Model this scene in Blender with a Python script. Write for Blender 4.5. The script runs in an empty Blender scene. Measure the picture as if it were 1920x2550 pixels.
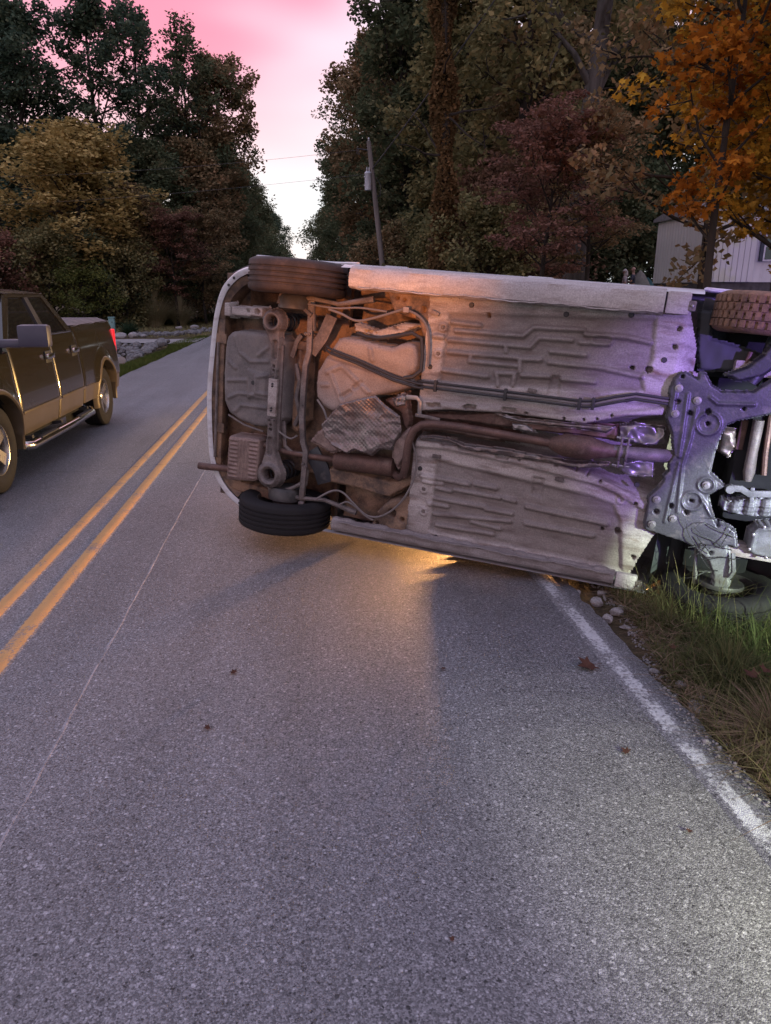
import bpy, bmesh, math, random
import numpy as np
from mathutils import Vector, Matrix, Euler
R = math.radians
SC = bpy.context.scene
COL = SC.collection

# ------------------------------------------------------------------ camera
cam_d = bpy.data.cameras.new('camera')
cam_d.sensor_fit = 'VERTICAL'
cam_d.sensor_height = 36.0
cam_d.lens = 36.0 * 1800.0 / 2550.0
cam_d.clip_start = 0.05
cam_d.clip_end = 3000
cam = bpy.data.objects.new('camera', cam_d)
COL.objects.link(cam)
cam.location = (0, 0, 1.7)
cam.rotation_euler = (R(90 - 16.70), 0, R(-6.436))
SC.camera = cam

# ------------------------------------------------------------------ sky (dusk)
W = bpy.data.worlds.new('World')
SC.world = W
W.use_nodes = True
nt = W.node_tree
nt.nodes.clear()
def wn(t, **k):
    n = nt.nodes.new(t)
    for a, b in k.items():
        setattr(n, a, b)
    return n
out = wn('ShaderNodeOutputWorld')
sky = wn('ShaderNodeTexSky', sky_type='NISHITA', sun_disc=False)
sky.sun_elevation = R(1.0)
sky.sun_rotation = R(-12)
sky.air_density = 1.2
sky.dust_density = 1.5
bg1 = wn('ShaderNodeBackground')
bg1.inputs['Strength'].default_value = 0.03
nt.links.new(sky.outputs[0], bg1.inputs['Color'])
tc = wn('ShaderNodeTexCoord')
sep = wn('ShaderNodeSeparateXYZ')
nt.links.new(tc.outputs['Generated'], sep.inputs[0])
ramp = wn('ShaderNodeValToRGB')
nt.links.new(sep.outputs['Z'], ramp.inputs[0])
def setramp(r, stops):
    e = r.color_ramp.elements
    while len(e) > 1:
        e.remove(e[-1])
    e[0].position = stops[0][0]
    e[0].color = (*stops[0][1], 1)
    for p, c in stops[1:]:
        q = e.new(p)
        q.color = (*c, 1)
# clear dusk air by elevation: bright pale band over the horizon, lavender above
setramp(ramp, [(0.0, (.78, .84, .88)), (.10, (.76, .88, .95)), (.19, (.90, .87, .94)), (.27, (.93, .78, .90)),
               (.40, (.82, .78, .95)), (.7, (.64, .70, 1.0)), (1.0, (.54, .64, 1.0))])
# pink afterglow clouds
mp = wn('ShaderNodeMapping')
mp.inputs['Scale'].default_value = (1.0, 1.0, 3.4)
mp.inputs['Location'].default_value = (3, 1, .6)
mp.inputs['Rotation'].default_value = (0, R(-9), 0)
nt.links.new(tc.outputs['Generated'], mp.inputs[0])
nz = wn('ShaderNodeTexNoise')
nz.inputs['Scale'].default_value = 2.3
nz.inputs['Detail'].default_value = 2.0
nz.inputs['Roughness'].default_value = .48
nt.links.new(mp.outputs[0], nz.inputs['Vector'])
cr = wn('ShaderNodeMapRange', interpolation_type='SMOOTHSTEP')
cr.inputs['From Min'].default_value = .28
cr.inputs['From Max'].default_value = .64
nt.links.new(nz.outputs['Fac'], cr.inputs['Value'])
hr = wn('ShaderNodeMapRange', interpolation_type='SMOOTHSTEP')
hr.inputs['From Min'].default_value = .11
hr.inputs['From Max'].default_value = .28
nt.links.new(sep.outputs['Z'], hr.inputs['Value'])
hr2 = wn('ShaderNodeMapRange', interpolation_type='SMOOTHSTEP')   # the glow fades towards the zenith
hr2.inputs['From Min'].default_value = .36
hr2.inputs['From Max'].default_value = .62
hr2.inputs['To Min'].default_value = 1.0
hr2.inputs['To Max'].default_value = .12
nt.links.new(sep.outputs['Z'], hr2.inputs['Value'])
mul0 = wn('ShaderNodeMath', operation='MULTIPLY')
nt.links.new(hr.outputs[0], mul0.inputs[0])
nt.links.new(hr2.outputs[0], mul0.inputs[1])
mul = wn('ShaderNodeMath', operation='MULTIPLY')
nt.links.new(cr.outputs[0], mul.inputs[0])
nt.links.new(mul0.outputs[0], mul.inputs[1])
mix = wn('ShaderNodeMix', data_type='RGBA')
nt.links.new(mul.outputs[0], mix.inputs['Factor'])
nt.links.new(ramp.outputs[0], mix.inputs[6])
mix.inputs[7].default_value = (.92, .30, .45, 1)
bg2 = wn('ShaderNodeBackground')
bg2.inputs['Strength'].default_value = 1.0
nt.links.new(mix.outputs[2], bg2.inputs['Color'])
add = wn('ShaderNodeAddShader')
nt.links.new(bg1.outputs[0], add.inputs[0])
nt.links.new(bg2.outputs[0], add.inputs[1])
nt.links.new(add.outputs[0], out.inputs['Surface'])

# ------------------------------------------------------------------ sun (already down: a faint wide afterglow)
sd = bpy.data.lights.new('sun', 'SUN')
sd.energy = .12
sd.angle = R(35)
sd.color = (1, .78, .80)
so = bpy.data.objects.new('sun', sd)
COL.objects.link(so)
so.location = (-10, 60, 30)
so.rotation_euler = (R(-62), 0, R(12))

# ------------------------------------------------------------------ lamps of the emergency vehicles parked behind the photographer
def spot(name, loc, target, watts, color, size_deg, blend, radius=.08):
    d = bpy.data.lights.new(name, 'SPOT')
    d.energy = watts
    d.color = color
    d.spot_size = R(size_deg)
    d.spot_blend = blend
    d.shadow_soft_size = radius
    o = bpy.data.objects.new(name, d)
    COL.objects.link(o)
    o.location = loc
    o.rotation_euler = (Vector(target) - Vector(loc)).to_track_quat('-Z', 'Y').to_euler()
    return o
spot('amber_beacon', (-2.6, -1.6, .75), (.38, 4.5, 1.80), 1900, (1, .33, .09), 15, .9, .06)
spot('blue_strobe', (4.2, -4.5, 1.9), (2.50, 3.75, 1.00), 4200, (.36, .22, 1.0), 12.5, .7, .05)
spot('blue_strobe', (4.6, -4.5, 1.9), (15.6, 24, 2.6), 5200, (.30, .18, 1.0), 9, .8, .05)
spot('work_lamp', (3.9, -1.2, 1.35), (3.2, 3.3, .25), 2300, (.80, 1, .76), 27, .08, .04)
spot('work_lamp', (3.2, -1.6, 1.5), (1.90, .68, 0), 2100, (.95, 1, .74), 30, 1.0, .16)
# headlights of the vehicle standing hidden beyond the overturned car, and a flare on the ground beside it
spot('headlight', (3.1, 9.4, .62), (-2.7, 8.5, .45), 1000, (1, .62, .24), 62, .6, .07)
spot('headlight', (3.6, 10.7, .62), (-2.7, 9.4, .45), 1000, (1, .62, .24), 62, .6, .07)
spot('road_flare', (3.45, 9.1, .19), (-.2, 3.2, 0), 4800, (1, .46, .15), 70, .6, .14)

SC.view_settings.view_transform = 'Standard'
SC.view_settings.look = 'None'
SC.view_settings.exposure = 0.16
SC.view_settings.gamma = 1.0
SC.view_settings.use_curve_mapping = False
SC.render.engine = 'CYCLES'
SC.cycles.max_bounces = 6
SC.cycles.diffuse_bounces = 3
SC.cycles.glossy_bounces = 3
SC.cycles.transmission_bounces = 4
SC.cycles.use_denoising = True

# ------------------------------------------------------------------ materials
MATS = {}
def newmat(name):
    m = bpy.data.materials.new(name)
    m.use_nodes = True
    t = m.node_tree
    t.nodes.clear()
    o = t.nodes.new('ShaderNodeOutputMaterial')
    MATS[name] = m
    return m, t, o
class NT:
    def __init__(s, t): s.t = t
    def n(s, typ, inp=None, **k):
        n = s.t.nodes.new(typ)
        for a, b in k.items(): setattr(n, a, b)
        if inp:
            for a, b in inp.items():
                if hasattr(b, 'is_output') or hasattr(b, 'links'): s.t.links.new(b, n.inputs[a])
                else: n.inputs[a].default_value = b
        return n
    def noise(s, vec, scale, detail=5, rough=.55):
        return s.n('ShaderNodeTexNoise', {'Vector': vec, 'Scale': scale, 'Detail': detail, 'Roughness': rough}).outputs['Fac']
    def rng(s, v, a, b, c=0., d=1.):
        return s.n('ShaderNodeMapRange', {'Value': v, 'From Min': a, 'From Max': b, 'To Min': c, 'To Max': d}).outputs[0]
    def mixc(s, f, a, b):
        m = s.n('ShaderNodeMix', data_type='RGBA')
        for i, v in ((0, f), (6, a), (7, b)):
            if hasattr(v, 'links'): s.t.links.new(v, m.inputs[i])
            else: m.inputs[i].default_value = (*v, 1) if isinstance(v, (tuple, list)) and len(v) == 3 else v
        return m.outputs[2]
    def math(s, op, a, b=0.0):
        return s.n('ShaderNodeMath', {0: a, 1: b}, operation=op).outputs[0]

def pm(name, c1, c2=None, c3=None, scale=6., rough=.6, metal=0., bump=0., bscale=80., dirt=None, dlo=.5, dhi=.68, dscale=9., coat=0., spec=.5, stretch=None, rvar=.12, attr=None, attrc=None, speck=0.):
    """painted / metal / rubber surface: two-tone noise, optional dirt patches, fine relief"""
    m, t, o = newmat(name)
    N = NT(t)
    tcn = N.n('ShaderNodeTexCoord').outputs['Object']
    vec = tcn
    if stretch:
        vec = N.n('ShaderNodeMapping', {'Vector': tcn, 'Scale': stretch}).outputs[0]
    f = N.noise(vec, scale)
    c2 = c2 or tuple(x * .7 for x in c1)
    col = N.mixc(N.rng(f, .35, .65), c1, c2)
    if c3:
        col = N.mixc(N.rng(N.noise(vec, scale * 3.1, 3), .55, .75), col, c3)
    if attr:
        at = N.n('ShaderNodeAttribute', attribute_name=attr).outputs['Fac']
        af = N.math('MULTIPLY', at, N.rng(N.noise(tcn, 22.), .2, .55, .75, 1.0))
        col = N.mixc(af, col, attrc)
    rgh = N.rng(f, .3, .7, rough - rvar, rough + rvar)
    if speck:
        sv_ = N.rng(N.noise(tcn, 130., 5, .75), .3, .7, 1 - speck, 1 + speck)
        col = N.n('ShaderNodeVectorMath', {0: col, 1: N.n('ShaderNodeCombineXYZ', {0: sv_, 1: sv_, 2: sv_}).outputs[0]}, operation='MULTIPLY').outputs[0]
    if dirt:
        df = N.rng(N.noise(vec, dscale, 8, .65), dlo, dhi)
        col = N.mixc(df, col, dirt)
        rgh = N.math('MAXIMUM', rgh, N.math('MULTIPLY', df, .85))
    b = N.n('ShaderNodeBsdfPrincipled', {'Base Color': col, 'Roughness': rgh, 'Metallic': metal, 'Specular IOR Level': spec, 'Coat Weight': coat, 'Coat Roughness': .06})
    if bump:
        h = N.noise(tcn, bscale, 4, .6)
        bn = N.n('ShaderNodeBump', {'Height': h, 'Strength': bump, 'Distance': .01})
        t.links.new(bn.outputs[0], b.inputs['Normal'])
    t.links.new(b.outputs[0], o.inputs[0])
    return m

def leafmat(name, cols, trans=.28):
    m, t, o = newmat(name)
    N = NT(t)
    at = N.n('ShaderNodeAttribute', attribute_name='rnd').outputs['Fac']
    oi = N.n('ShaderNodeTexCoord').outputs['Object']
    big = N.noise(oi, .55, 3)
    v = N.math('ADD', N.math('MULTIPLY', at, .55), N.rng(big, .3, .7, 0, .45))
    rp = N.n('ShaderNodeValToRGB', {0: v})
    k = len(cols) - 1
    setramp(rp, [(i / k, c) for i, c in enumerate(cols)])
    d = N.n('ShaderNodeBsdfDiffuse', {'Color': rp.outputs[0]})
    tr = N.n('ShaderNodeBsdfTranslucent', {'Color': rp.outputs[0]})
    mx = N.n('ShaderNodeMixShader', {0: trans, 1: d.outputs[0], 2: tr.outputs[0]})
    t.links.new(mx.outputs[0], o.inputs[0])
    return m

def emat(name, col, strength, base=(.02, .02, .02)):
    m, t, o = newmat(name)
    N = NT(t)
    b = N.n('ShaderNodeBsdfPrincipled', {'Base Color': (*base, 1), 'Roughness': .15, 'Emission Color': (*col, 1), 'Emission Strength': strength})
    t.links.new(b.outputs[0], o.inputs[0])
    return m

# ------------------------------------------------------------------ mesh helpers
def link_mesh(name, me, mat=None, parent=None, smooth=False):
    o = bpy.data.objects.new(name, me)
    COL.objects.link(o)
    if mat is not None: me.materials.append(MATS[mat])
    if parent is not None: o.parent = parent
    if smooth:
        me.polygons.foreach_set('use_smooth', np.ones(len(me.polygons), dtype=bool))
    return o
def np_mesh(name, V, F):
    """V (n,3), F (m,k) arrays"""
    me = bpy.data.meshes.new(name)
    V = np.asarray(V, dtype=np.float32); F = np.asarray(F, dtype=np.int32)
    m, k = F.shape
    me.vertices.add(len(V)); me.vertices.foreach_set('co', V.ravel())
    me.loops.add(m * k); me.loops.foreach_set('vertex_index', F.ravel())
    me.polygons.add(m)
    me.polygons.foreach_set('loop_start', np.arange(0, m * k, k, dtype=np.int32))
    me.polygons.foreach_set('loop_total', np.full(m, k, dtype=np.int32))
    me.update(calc_edges=True)
    return me
def add_attr(me, name, vals):
    a = me.attributes.new(name, 'FLOAT', 'POINT')
    a.data.foreach_set('value', np.asarray(vals, dtype=np.float32))

class MB:
    """collects simple shapes, builds ONE mesh object"""
    def __init__(s): s.v = []; s.f = []
    def add(s, V, F):
        k = len(s.v); s.v += [tuple(map(float, p)) for p in V]; s.f += [tuple(i + k for i in f) for f in F]; return s
    def box(s, c, d, rot=None, ch=0.0):
        hx, hy, hz = d[0] / 2, d[1] / 2, d[2] / 2
        if ch <= 0:
            V = [Vector((x, y, z)) for x in (-hx, hx) for y in (-hy, hy) for z in (-hz, hz)]
            F = [(0, 1, 3, 2), (4, 6, 7, 5), (0, 4, 5, 1), (2, 3, 7, 6), (0, 2, 6, 4), (1, 5, 7, 3)]
        else:
            bm = bmesh.new()
            bmesh.ops.create_cube(bm, size=1.0)
            for v in bm.verts: v.co = Vector((v.co.x * d[0], v.co.y * d[1], v.co.z * d[2]))
            bmesh.ops.bevel(bm, geom=bm.edges[:], offset=ch, segments=2, affect='EDGES', profile=.6)
            bm.verts.index_update()
            V = [v.co.copy() for v in bm.verts]; F = [tuple(v.index for v in f.verts) for f in bm.faces]
            bm.free()
        if rot is not None:
            m = Euler(rot).to_matrix(); V = [m @ p for p in V]
        return s.add([(p[0] + c[0], p[1] + c[1], p[2] + c[2]) for p in V], F)
    def tube(s, path, r, n=8, caps=True):
        P = [Vector(p) for p in path]
        rs = r if isinstance(r, (list, tuple)) else [r] * len(P)
        V = []; F = []; up = Vector((0, 0, 1)); prev = None
        for i, p in enumerate(P):
            d = (P[min(i + 1, len(P) - 1)] - P[max(i - 1, 0)])
            if d.length < 1e-9: d = Vector((0, 0, 1))
            d.normalize()
            if prev is None:
                a = up if abs(d.dot(up)) < .9 else Vector((1, 0, 0))
                u = d.cross(a).normalized()
            else:
                u = (prev - d * prev.dot(d))
                if u.length < 1e-6: u = d.orthogonal()
                u.normalize()
            prev = u; w = d.cross(u)
            for k in range(n):
                t = 2 * math.pi * k / n
                V.append(p + (u * math.cos(t) + w * math.sin(t)) * rs[i])
        for i in range(len(P) - 1):
            for k in range(n):
                a = i * n + k; b = i * n + (k + 1) % n
                F.append((a, b, b + n, a + n))
        if caps:
            F.append(tuple(range(n))[::-1]); F.append(tuple(range((len(P) - 1) * n, len(P) * n)))
        return s.add(V, F)
    def lathe(s, prof, c, axis='y', n=32, closed=False):
        V = []; F = []
        for k in range(n):
            t = 2 * math.pi * k / n; ct, st = math.cos(t), math.sin(t)
            for (r, h) in prof:
                p = {'y': (r * ct, h, r * st), 'x': (h, r * ct, r * st), 'z': (r * ct, r * st, h)}[axis]
                V.append((p[0] + c[0], p[1] + c[1], p[2] + c[2]))
        m = len(prof)
        for k in range(n):
            a = k * m; b = ((k + 1) % n) * m
            for i in range(m - 1 + (1 if closed else 0)):
                j = (i + 1) % m
                F.append((a + i, a + j, b + j, b + i))
        return s.add(V, F)
    def prism(s, poly, z0, z1, plane='xy'):
        """extrude a 2-D polygon: plane 'xy' along z, 'xz' along y, 'yz' along x"""
        n = len(poly)
        def P(p, h): return {'xy': (p[0], p[1], h), 'xz': (p[0], h, p[1]), 'yz': (h, p[0], p[1])}[plane]
        V = [P(p, z0) for p in poly] + [P(p, z1) for p in poly]
        F = [tuple(range(n))[::-1], tuple(range(n, 2 * n))] + [(i, (i + 1) % n, n + (i + 1) % n, n + i) for i in range(n)]
        return s.add(V, F)
    def build(s, name, mat, parent=None, smooth=False, bevel=0.0, fix=True):
        me = bpy.data.meshes.new(name)
        me.from_pydata(s.v, [], s.f)
        if fix:
            bm = bmesh.new(); bm.from_mesh(me)
            loose = [v for v in bm.verts if not v.link_faces]
            if loose: bmesh.ops.delete(bm, geom=loose, context='VERTS')
            bmesh.ops.recalc_face_normals(bm, faces=bm.faces[:])
            if bevel > 0:
                ed = [e for e in bm.edges if len(e.link_faces) == 2 and e.calc_face_angle(0) > .6]
                bmesh.ops.bevel(bm, geom=ed, offset=bevel, segments=2, affect='EDGES', profile=.6, clamp_overlap=True)
            bm.to_mesh(me); bm.free()
        me.update()
        o = link_mesh(name, me, mat, parent)
        if smooth:
            me.polygons.foreach_set('use_smooth', np.ones(len(me.polygons), dtype=bool))
            me.set_sharp_from_angle(angle=R(38))
        return o
def empty(name, loc=(0, 0, 0), rot=(0, 0, 0), scale=1.0):
    o = bpy.data.objects.new(name, None)
    COL.objects.link(o); o.location = loc; o.rotation_euler = rot; o.scale = (scale,) * 3
    o.empty_display_size = .2
    return o
def tag(o, label=None, cat=None, group=None, kind=None):
    if label: o['label'] = label
    if cat: o['category'] = cat
    if group: o['group'] = group
    if kind: o['kind'] = kind
    return o
def copy_tree(o, parent=None):
    c = o.copy(); COL.objects.link(c); c.parent = parent
    for ch in [x for x in bpy.data.objects if x.parent == o]:
        copy_tree(ch, c)
    return c
def wob(X, Y, seed, f0, n=5, gain=.55):
    """cheap smooth noise, about -1..1"""
    rs = np.random.RandomState(seed); z = 0; a = 1.0; tot = 0
    for i in range(n):
        for _ in range(2):
            th = rs.rand() * 6.283; ph = rs.rand() * 6.283
            z = z + a * np.sin((X * np.cos(th) + Y * np.sin(th)) * f0 * (1.9 ** i) + ph); tot += a
        a *= gain
    return z / tot * 1.6
# ================================================================== GROUND AND ROAD
def sstep(a, b, v):
    t = np.clip((np.asarray(v, dtype=float) - a) / (b - a), 0, 1)
    return t * t * (3 - 2 * t)
def gz(x, y):
    x = np.asarray(x, dtype=float); y = np.asarray(y, dtype=float)
    z = -.035 + 0 * x
    r = x - 1.6
    z = z - .12 * sstep(.05, 1.0, r) + .14 * sstep(1.6, 3.2, r) + 1.05 * sstep(3.0, 9.0, r) * sstep(4, 18, y) + .5 * sstep(8, 40, r)
    l = -3.95 - x
    dit = np.exp(-((y - 22.5) / 4.5) ** 2)
    z = z - .05 * sstep(.1, .8, l) - .42 * dit * (sstep(.55, 1.7, l) - sstep(2.3, 3.6, l)) + .35 * sstep(4, 14, l) * sstep(20, 40, y)
    z = z + .02 * wob(x, y, 3, .9, 4) * np.clip(np.maximum(r, l) * 1.5, 0, 1)
    return z
ma, t_, o_ = newmat('asphalt')
def asphalt_color(N, vec):
    v1 = N.n('ShaderNodeTexVoronoi', {'Vector': vec, 'Scale': 205.})
    v2 = N.n('ShaderNodeTexVoronoi', {'Vector': vec, 'Scale': 58.})
    g1 = N.n('ShaderNodeSeparateColor', {0: v1.outputs['Color']}).outputs[0]
    g2 = N.n('ShaderNodeSeparateColor', {0: v2.outputs['Color']}).outputs[1]
    a = N.rng(N.math('POWER', g1, 1.5), 0, 1, .085, .27)
    a = N.math('MULTIPLY', a, N.rng(N.noise(vec, .8, 5), .3, .7, .88, 1.12))
    v3 = N.n('ShaderNodeTexVoronoi', {'Vector': vec, 'Scale': 96.})
    s3 = N.n('ShaderNodeSeparateColor', {0: v3.outputs['Color']})
    for vv, gg, tone, lo, amp in ((v2, g2, N.n('ShaderNodeSeparateColor', {0: v2.outputs['Color']}).outputs[0], .66, .34), (v3, s3.outputs[1], s3.outputs[0], .46, .33)):
        chip = N.math('MULTIPLY', N.rng(gg, lo, lo + .04), N.rng(vv.outputs['Distance'], .42, .30))
        a = N.math('MAXIMUM', N.math('ADD', a, N.math('MULTIPLY', chip, N.math('MULTIPLY', N.math('SUBTRACT', tone, .38), amp))), .035)
    spot_ = N.rng(N.noise(vec, 7., 4, .6), .66, .74)
    a = N.math('MULTIPLY', a, N.rng(spot_, 0, 1, 1, .66))
    a = N.math('MULTIPLY', a, N.rng(N.noise(N.n('ShaderNodeMapping', {'Vector': vec, 'Scale': (2.2, .16, 1)}).outputs[0], 1.0, 4), .35, .65, .86, 1.12))
    a = N.math('MULTIPLY', a, N.rng(N.noise(vec, 85., 3, .6), .3, .7, .84, 1.16))
    col = N.n('ShaderNodeCombineColor', {0: N.math('MULTIPLY', a, .99), 1: N.math('MULTIPLY', a, .965), 2: N.math('MULTIPLY', a, 1.0)}).outputs[0]
    hgt = N.math('ADD', N.math('MULTIPLY', g1, .6), N.math('MULTIPLY', N.rng(v1.outputs['Distance'], .7, .1), .6))
    rgh = N.rng(N.n('ShaderNodeSeparateColor', {0: v1.outputs['Color']}).outputs[2], 0, 1, .30, .80)
    return col, hgt, rgh
N = NT(t_)
vec = N.n('ShaderNodeTexCoord').outputs['Object']
col, hgt, rgh = asphalt_color(N, vec)
bn = N.n('ShaderNodeBump', {'Height': hgt, 'Strength': .55, 'Distance': .006})
b = N.n('ShaderNodeBsdfPrincipled', {'Base Color': col, 'Roughness': rgh, 'Specular IOR Level': .42, 'Normal': bn.outputs[0]})
t_.links.new(b.outputs[0], o_.inputs[0])
def paintmat(name, pc, pc2, lo, hi, xc=0., half=9., rag=0.):
    m, t, o = newmat(name)
    N = NT(t)
    vec = N.n('ShaderNodeTexCoord').outputs['Object']
    acol, hgt, rgh = asphalt_color(N, vec)
    w = N.math('ADD', N.math('MULTIPLY', N.noise(vec, 55., 6, .7), .55), N.math('MULTIPLY', N.noise(vec, 5., 4), .45))
    f = N.rng(w, lo, hi)
    pcol = N.mixc(N.noise(vec, 9., 5), pc, pc2)
    sx = N.n('ShaderNodeSeparateXYZ', {0: vec}).outputs[0]
    dist = N.math('ABSOLUTE', N.math('SUBTRACT', sx, xc))
    edge = N.math('ADD', dist, N.math('MULTIPLY', N.math('SUBTRACT', N.noise(vec, 42., 5, .75), .5), rag))
    f = N.math('MULTIPLY', f, N.rng(edge, half, half - .008))
    col = N.mixc(f, acol, pcol)
    bn = N.n('ShaderNodeBump', {'Height': hgt, 'Strength': .5, 'Distance': .006})
    b = N.n('ShaderNodeBsdfPrincipled', {'Base Color': col, 'Roughness': .6, 'Normal': bn.outputs[0]})
    t.links.new(b.outputs[0], o.inputs[0])
paintmat('yellow_paint', (.64, .35, .11), (.46, .24, .08), .37, .47, -1.728, .046, .035)
paintmat('yellow_paint_near', (.64, .35, .11), (.46, .24, .08), .37, .47, -1.482, .048, .035)
paintmat('white_paint', (.62, .63, .62), (.40, .40, .41), .45, .55, 1.452, .037, .075)
paintmat('seam_white', (.36, .34, .36), (.27, .26, .27), .44, .56)
# ground cover colours
mg, tg, og = newmat('ground_soil')
N = NT(tg)
vec = N.n('ShaderNodeTexCoord').outputs['Object']
f1 = N.rng(N.noise(vec, .35, 6), .38, .62)
f2 = N.rng(N.noise(vec, 14., 6, .7), .35, .68)
cg = N.mixc(f1, (.075, .075, .035), (.12, .085, .05))
cg = N.mixc(f2, cg, (.055, .042, .028))
cg = N.mixc(N.rng(N.noise(vec, 60., 4, .7), .56, .74), cg, (.19, .13, .085))
bn = N.n('ShaderNodeBump', {'Height': N.noise(vec, 45., 6, .7), 'Strength': .8, 'Distance': .03})
b = N.n('ShaderNodeBsdfPrincipled', {'Base Color': cg, 'Roughness': .95, 'Specular IOR Level': .1, 'Normal': bn.outputs[0]})
tg.links.new(b.outputs[0], og.inputs[0])
def axis(*segs):
    a = []
    for s, e, n in segs: a += list(np.linspace(s, e, n, endpoint=False))
    return np.array(a + [segs[-1][1]])
gx = axis((-900, -60, 14), (-60, -20, 20), (-20, -4, 48), (-4, 1.5, 6), (1.5, 6.5, 56), (6.5, 24, 36), (24, 60, 16), (60, 900, 14))
gy = axis((-200, -20, 8), (-20, 0, 12), (0, 8, 64), (8, 60, 80), (60, 140, 20), (140, 1500, 14))
GX, GY = np.meshgrid(gx, gy, indexing='ij')
GZ = gz(GX, GY)
def grid_faces(nx, ny):
    i = np.arange(nx - 1)[:, None] * ny + np.arange(ny - 1)[None, :]
    return np.stack([i, i + ny, i + ny + 1, i + 1], -1).reshape(-1, 4)
tag(link_mesh('ground', np_mesh('ground', np.stack([GX, GY, GZ], -1).reshape(-1, 3), grid_faces(len(gx), len(gy))), 'ground_soil', smooth=True), kind='structure')
# road sheet with ragged edges and a small drop at both sides
ry = np.concatenate([np.arange(-30, 14, .06), np.arange(14, 60, .4), np.arange(60, 700, 6.)])
rr = 1.585 + .022 * wob(ry, 0 * ry, 5, 7., 4) + .012 * wob(ry, 0 * ry, 8, 40., 3)
rl = -3.95 + .03 * wob(ry, 0 * ry, 6, 3., 4)
RV = []
for xs, z in ((rl - .04, -.09), (rl, 0.), (rl * .5, 0.012), (rl * 0 - 1.2, .02), (rr * 0 + .5, .012), (rr, 0.), (rr + .03, -.09)):
    RV.append(np.stack([xs, ry, 0 * ry + z], -1))
RV = np.stack(RV, 0)
road = tag(link_mesh('road', np_mesh('road', RV.reshape(-1, 3), grid_faces(7, len(ry))), 'asphalt', smooth=True), kind='structure')
def road_z(x):
    return np.interp(x, [-3.95, -1.975, -1.2, .5, 1.585], [0, .012, .02, .012, 0])
def stripe(name, xc, w, mat, y0, y1, lift, jit=.004, step=.08, seed=1, xfun=None):
    y = np.concatenate([np.arange(y0, min(y1, 20), step), np.arange(20, y1, 2.)]) if y1 > 20 else np.arange(y0, y1, step)
    e = wob(y, 0 * y, seed, 30., 3) * jit; e2 = wob(y, 0 * y, seed + 50, 30., 3) * jit
    c = xc + (xfun(y) if xfun else 0 * y)
    a = c - w / 2 + e; b2 = c + w / 2 + e2
    V = np.stack([np.stack([a - .006, y, road_z(a) - .002], -1), np.stack([a, y, road_z(a) + lift], -1), np.stack([b2, y, road_z(b2) + lift], -1), np.stack([b2 + .006, y, road_z(b2) - .002], -1)], 0)
    o = link_mesh(name, np_mesh(name, V.reshape(-1, 3), grid_faces(4, len(y))), mat, road)
    return o
stripe('centre_line', -1.728, .105, 'yellow_paint', -10, 600, .002, seed=11)
stripe('centre_line', -1.482, .108, 'yellow_paint_near', -10, 600, .002, seed=12)
stripe('edge_line', 1.452, .118, 'white_paint', -10, 600, .002, seed=13, jit=.004)
stripe('joint_seam', -1.015, .0065, 'seam_white', -8, 7.4, .0015, seed=15, jit=.0035, step=.03, xfun=lambda y: .012 * wob(y, 0 * y, 77, 1.3, 4))
pm('crack_fill', (.018, .017, .018), rough=.9)
for k, (pts, w) in enumerate([([(-3.6, 7.2), (-2.9, 7.35), (-2.2, 7.3), (-1.55, 7.5), (-1.1, 7.55), (-.8, 7.7)], .008),
                              ([(-3.5, 5.0), (-2.9, 5.25), (-2.4, 5.3)], .007)]):
    V = []; F = []
    rs = random.Random(k)
    P = []
    for i in range(len(pts) - 1):
        for s in range(14):
            t = s / 14
            P.append((pts[i][0] * (1 - t) + pts[i + 1][0] * t, pts[i][1] * (1 - t) + pts[i + 1][1] * t + rs.uniform(-.018, .018)))
    for (x, y) in P:
        ww = w * rs.uniform(.3, 1)
        V += [(x, y - ww / 2, float(road_z(x)) + .0075), (x, y + ww / 2, float(road_z(x)) + .0075)]
    F = [(2 * i, 2 * i + 2, 2 * i + 3, 2 * i + 1) for i in range(len(P) - 1)]
    link_mesh('crack', np_mesh('crack', V, F), 'crack_fill', road)
# concrete drive joining the road behind the stone ditch
pm('concrete', (.30, .28, .26), (.22, .205, .2), rough=.9, bump=.4, bscale=30, scale=2)
dx = np.linspace(-16, -3.98, 40); dy = np.linspace(29.4, 31.2, 12)
DX, DY = np.meshgrid(dx, dy, indexing='ij')
DYs = DY + (DX + 4) * -.06 + np.where(DX > -6, (DX + 6) * (DY - 30.8) * .35, 0)
DZ = gz(DX, DYs) + .05
tag(link_mesh('driveway', np_mesh('driveway', np.stack([DX, DYs, DZ], -1).reshape(-1, 3), grid_faces(40, 12)), 'concrete', smooth=True), kind='structure')
# ================================================================== TREES
pm('bark', (.05, .042, .036), (.03, .026, .023), rough=.95, bump=.9, bscale=28, scale=5, stretch=(1, 1, .15), spec=.1)
pm('bark_pale', (.105, .095, .088), (.05, .045, .042), rough=.95, bump=.9, bscale=22, scale=6, stretch=(1, 1, .12), spec=.1)
leafmat('leaf_dark', [(.062, .088, .051), (.109, .131, .069), (.182, .161, .088)])
leafmat('leaf_teal', [(.046, .077, .059), (.084, .123, .081), (.150, .162, .088)])
leafmat('leaf_olive', [(.105, .115, .058), (.209, .193, .088), (.346, .262, .115)])
leafmat('leaf_brown', [(.119, .112, .061), (.248, .184, .097), (.389, .238, .126)])
leafmat('leaf_ochre', [(.18, .15, .06), (.41, .30, .11), (.58, .42, .17)])
leafmat('leaf_gold', [(.095, .074, .023), (.304, .171, .030), (.531, .285, .038), (.600, .392, .063)])
leafmat('leaf_orange', [(.110, .044, .013), (.286, .099, .018), (.440, .160, .022), (.484, .220, .033)])
leafmat('leaf_red', [(.108, .074, .050), (.204, .106, .074), (.300, .150, .102)])
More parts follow.
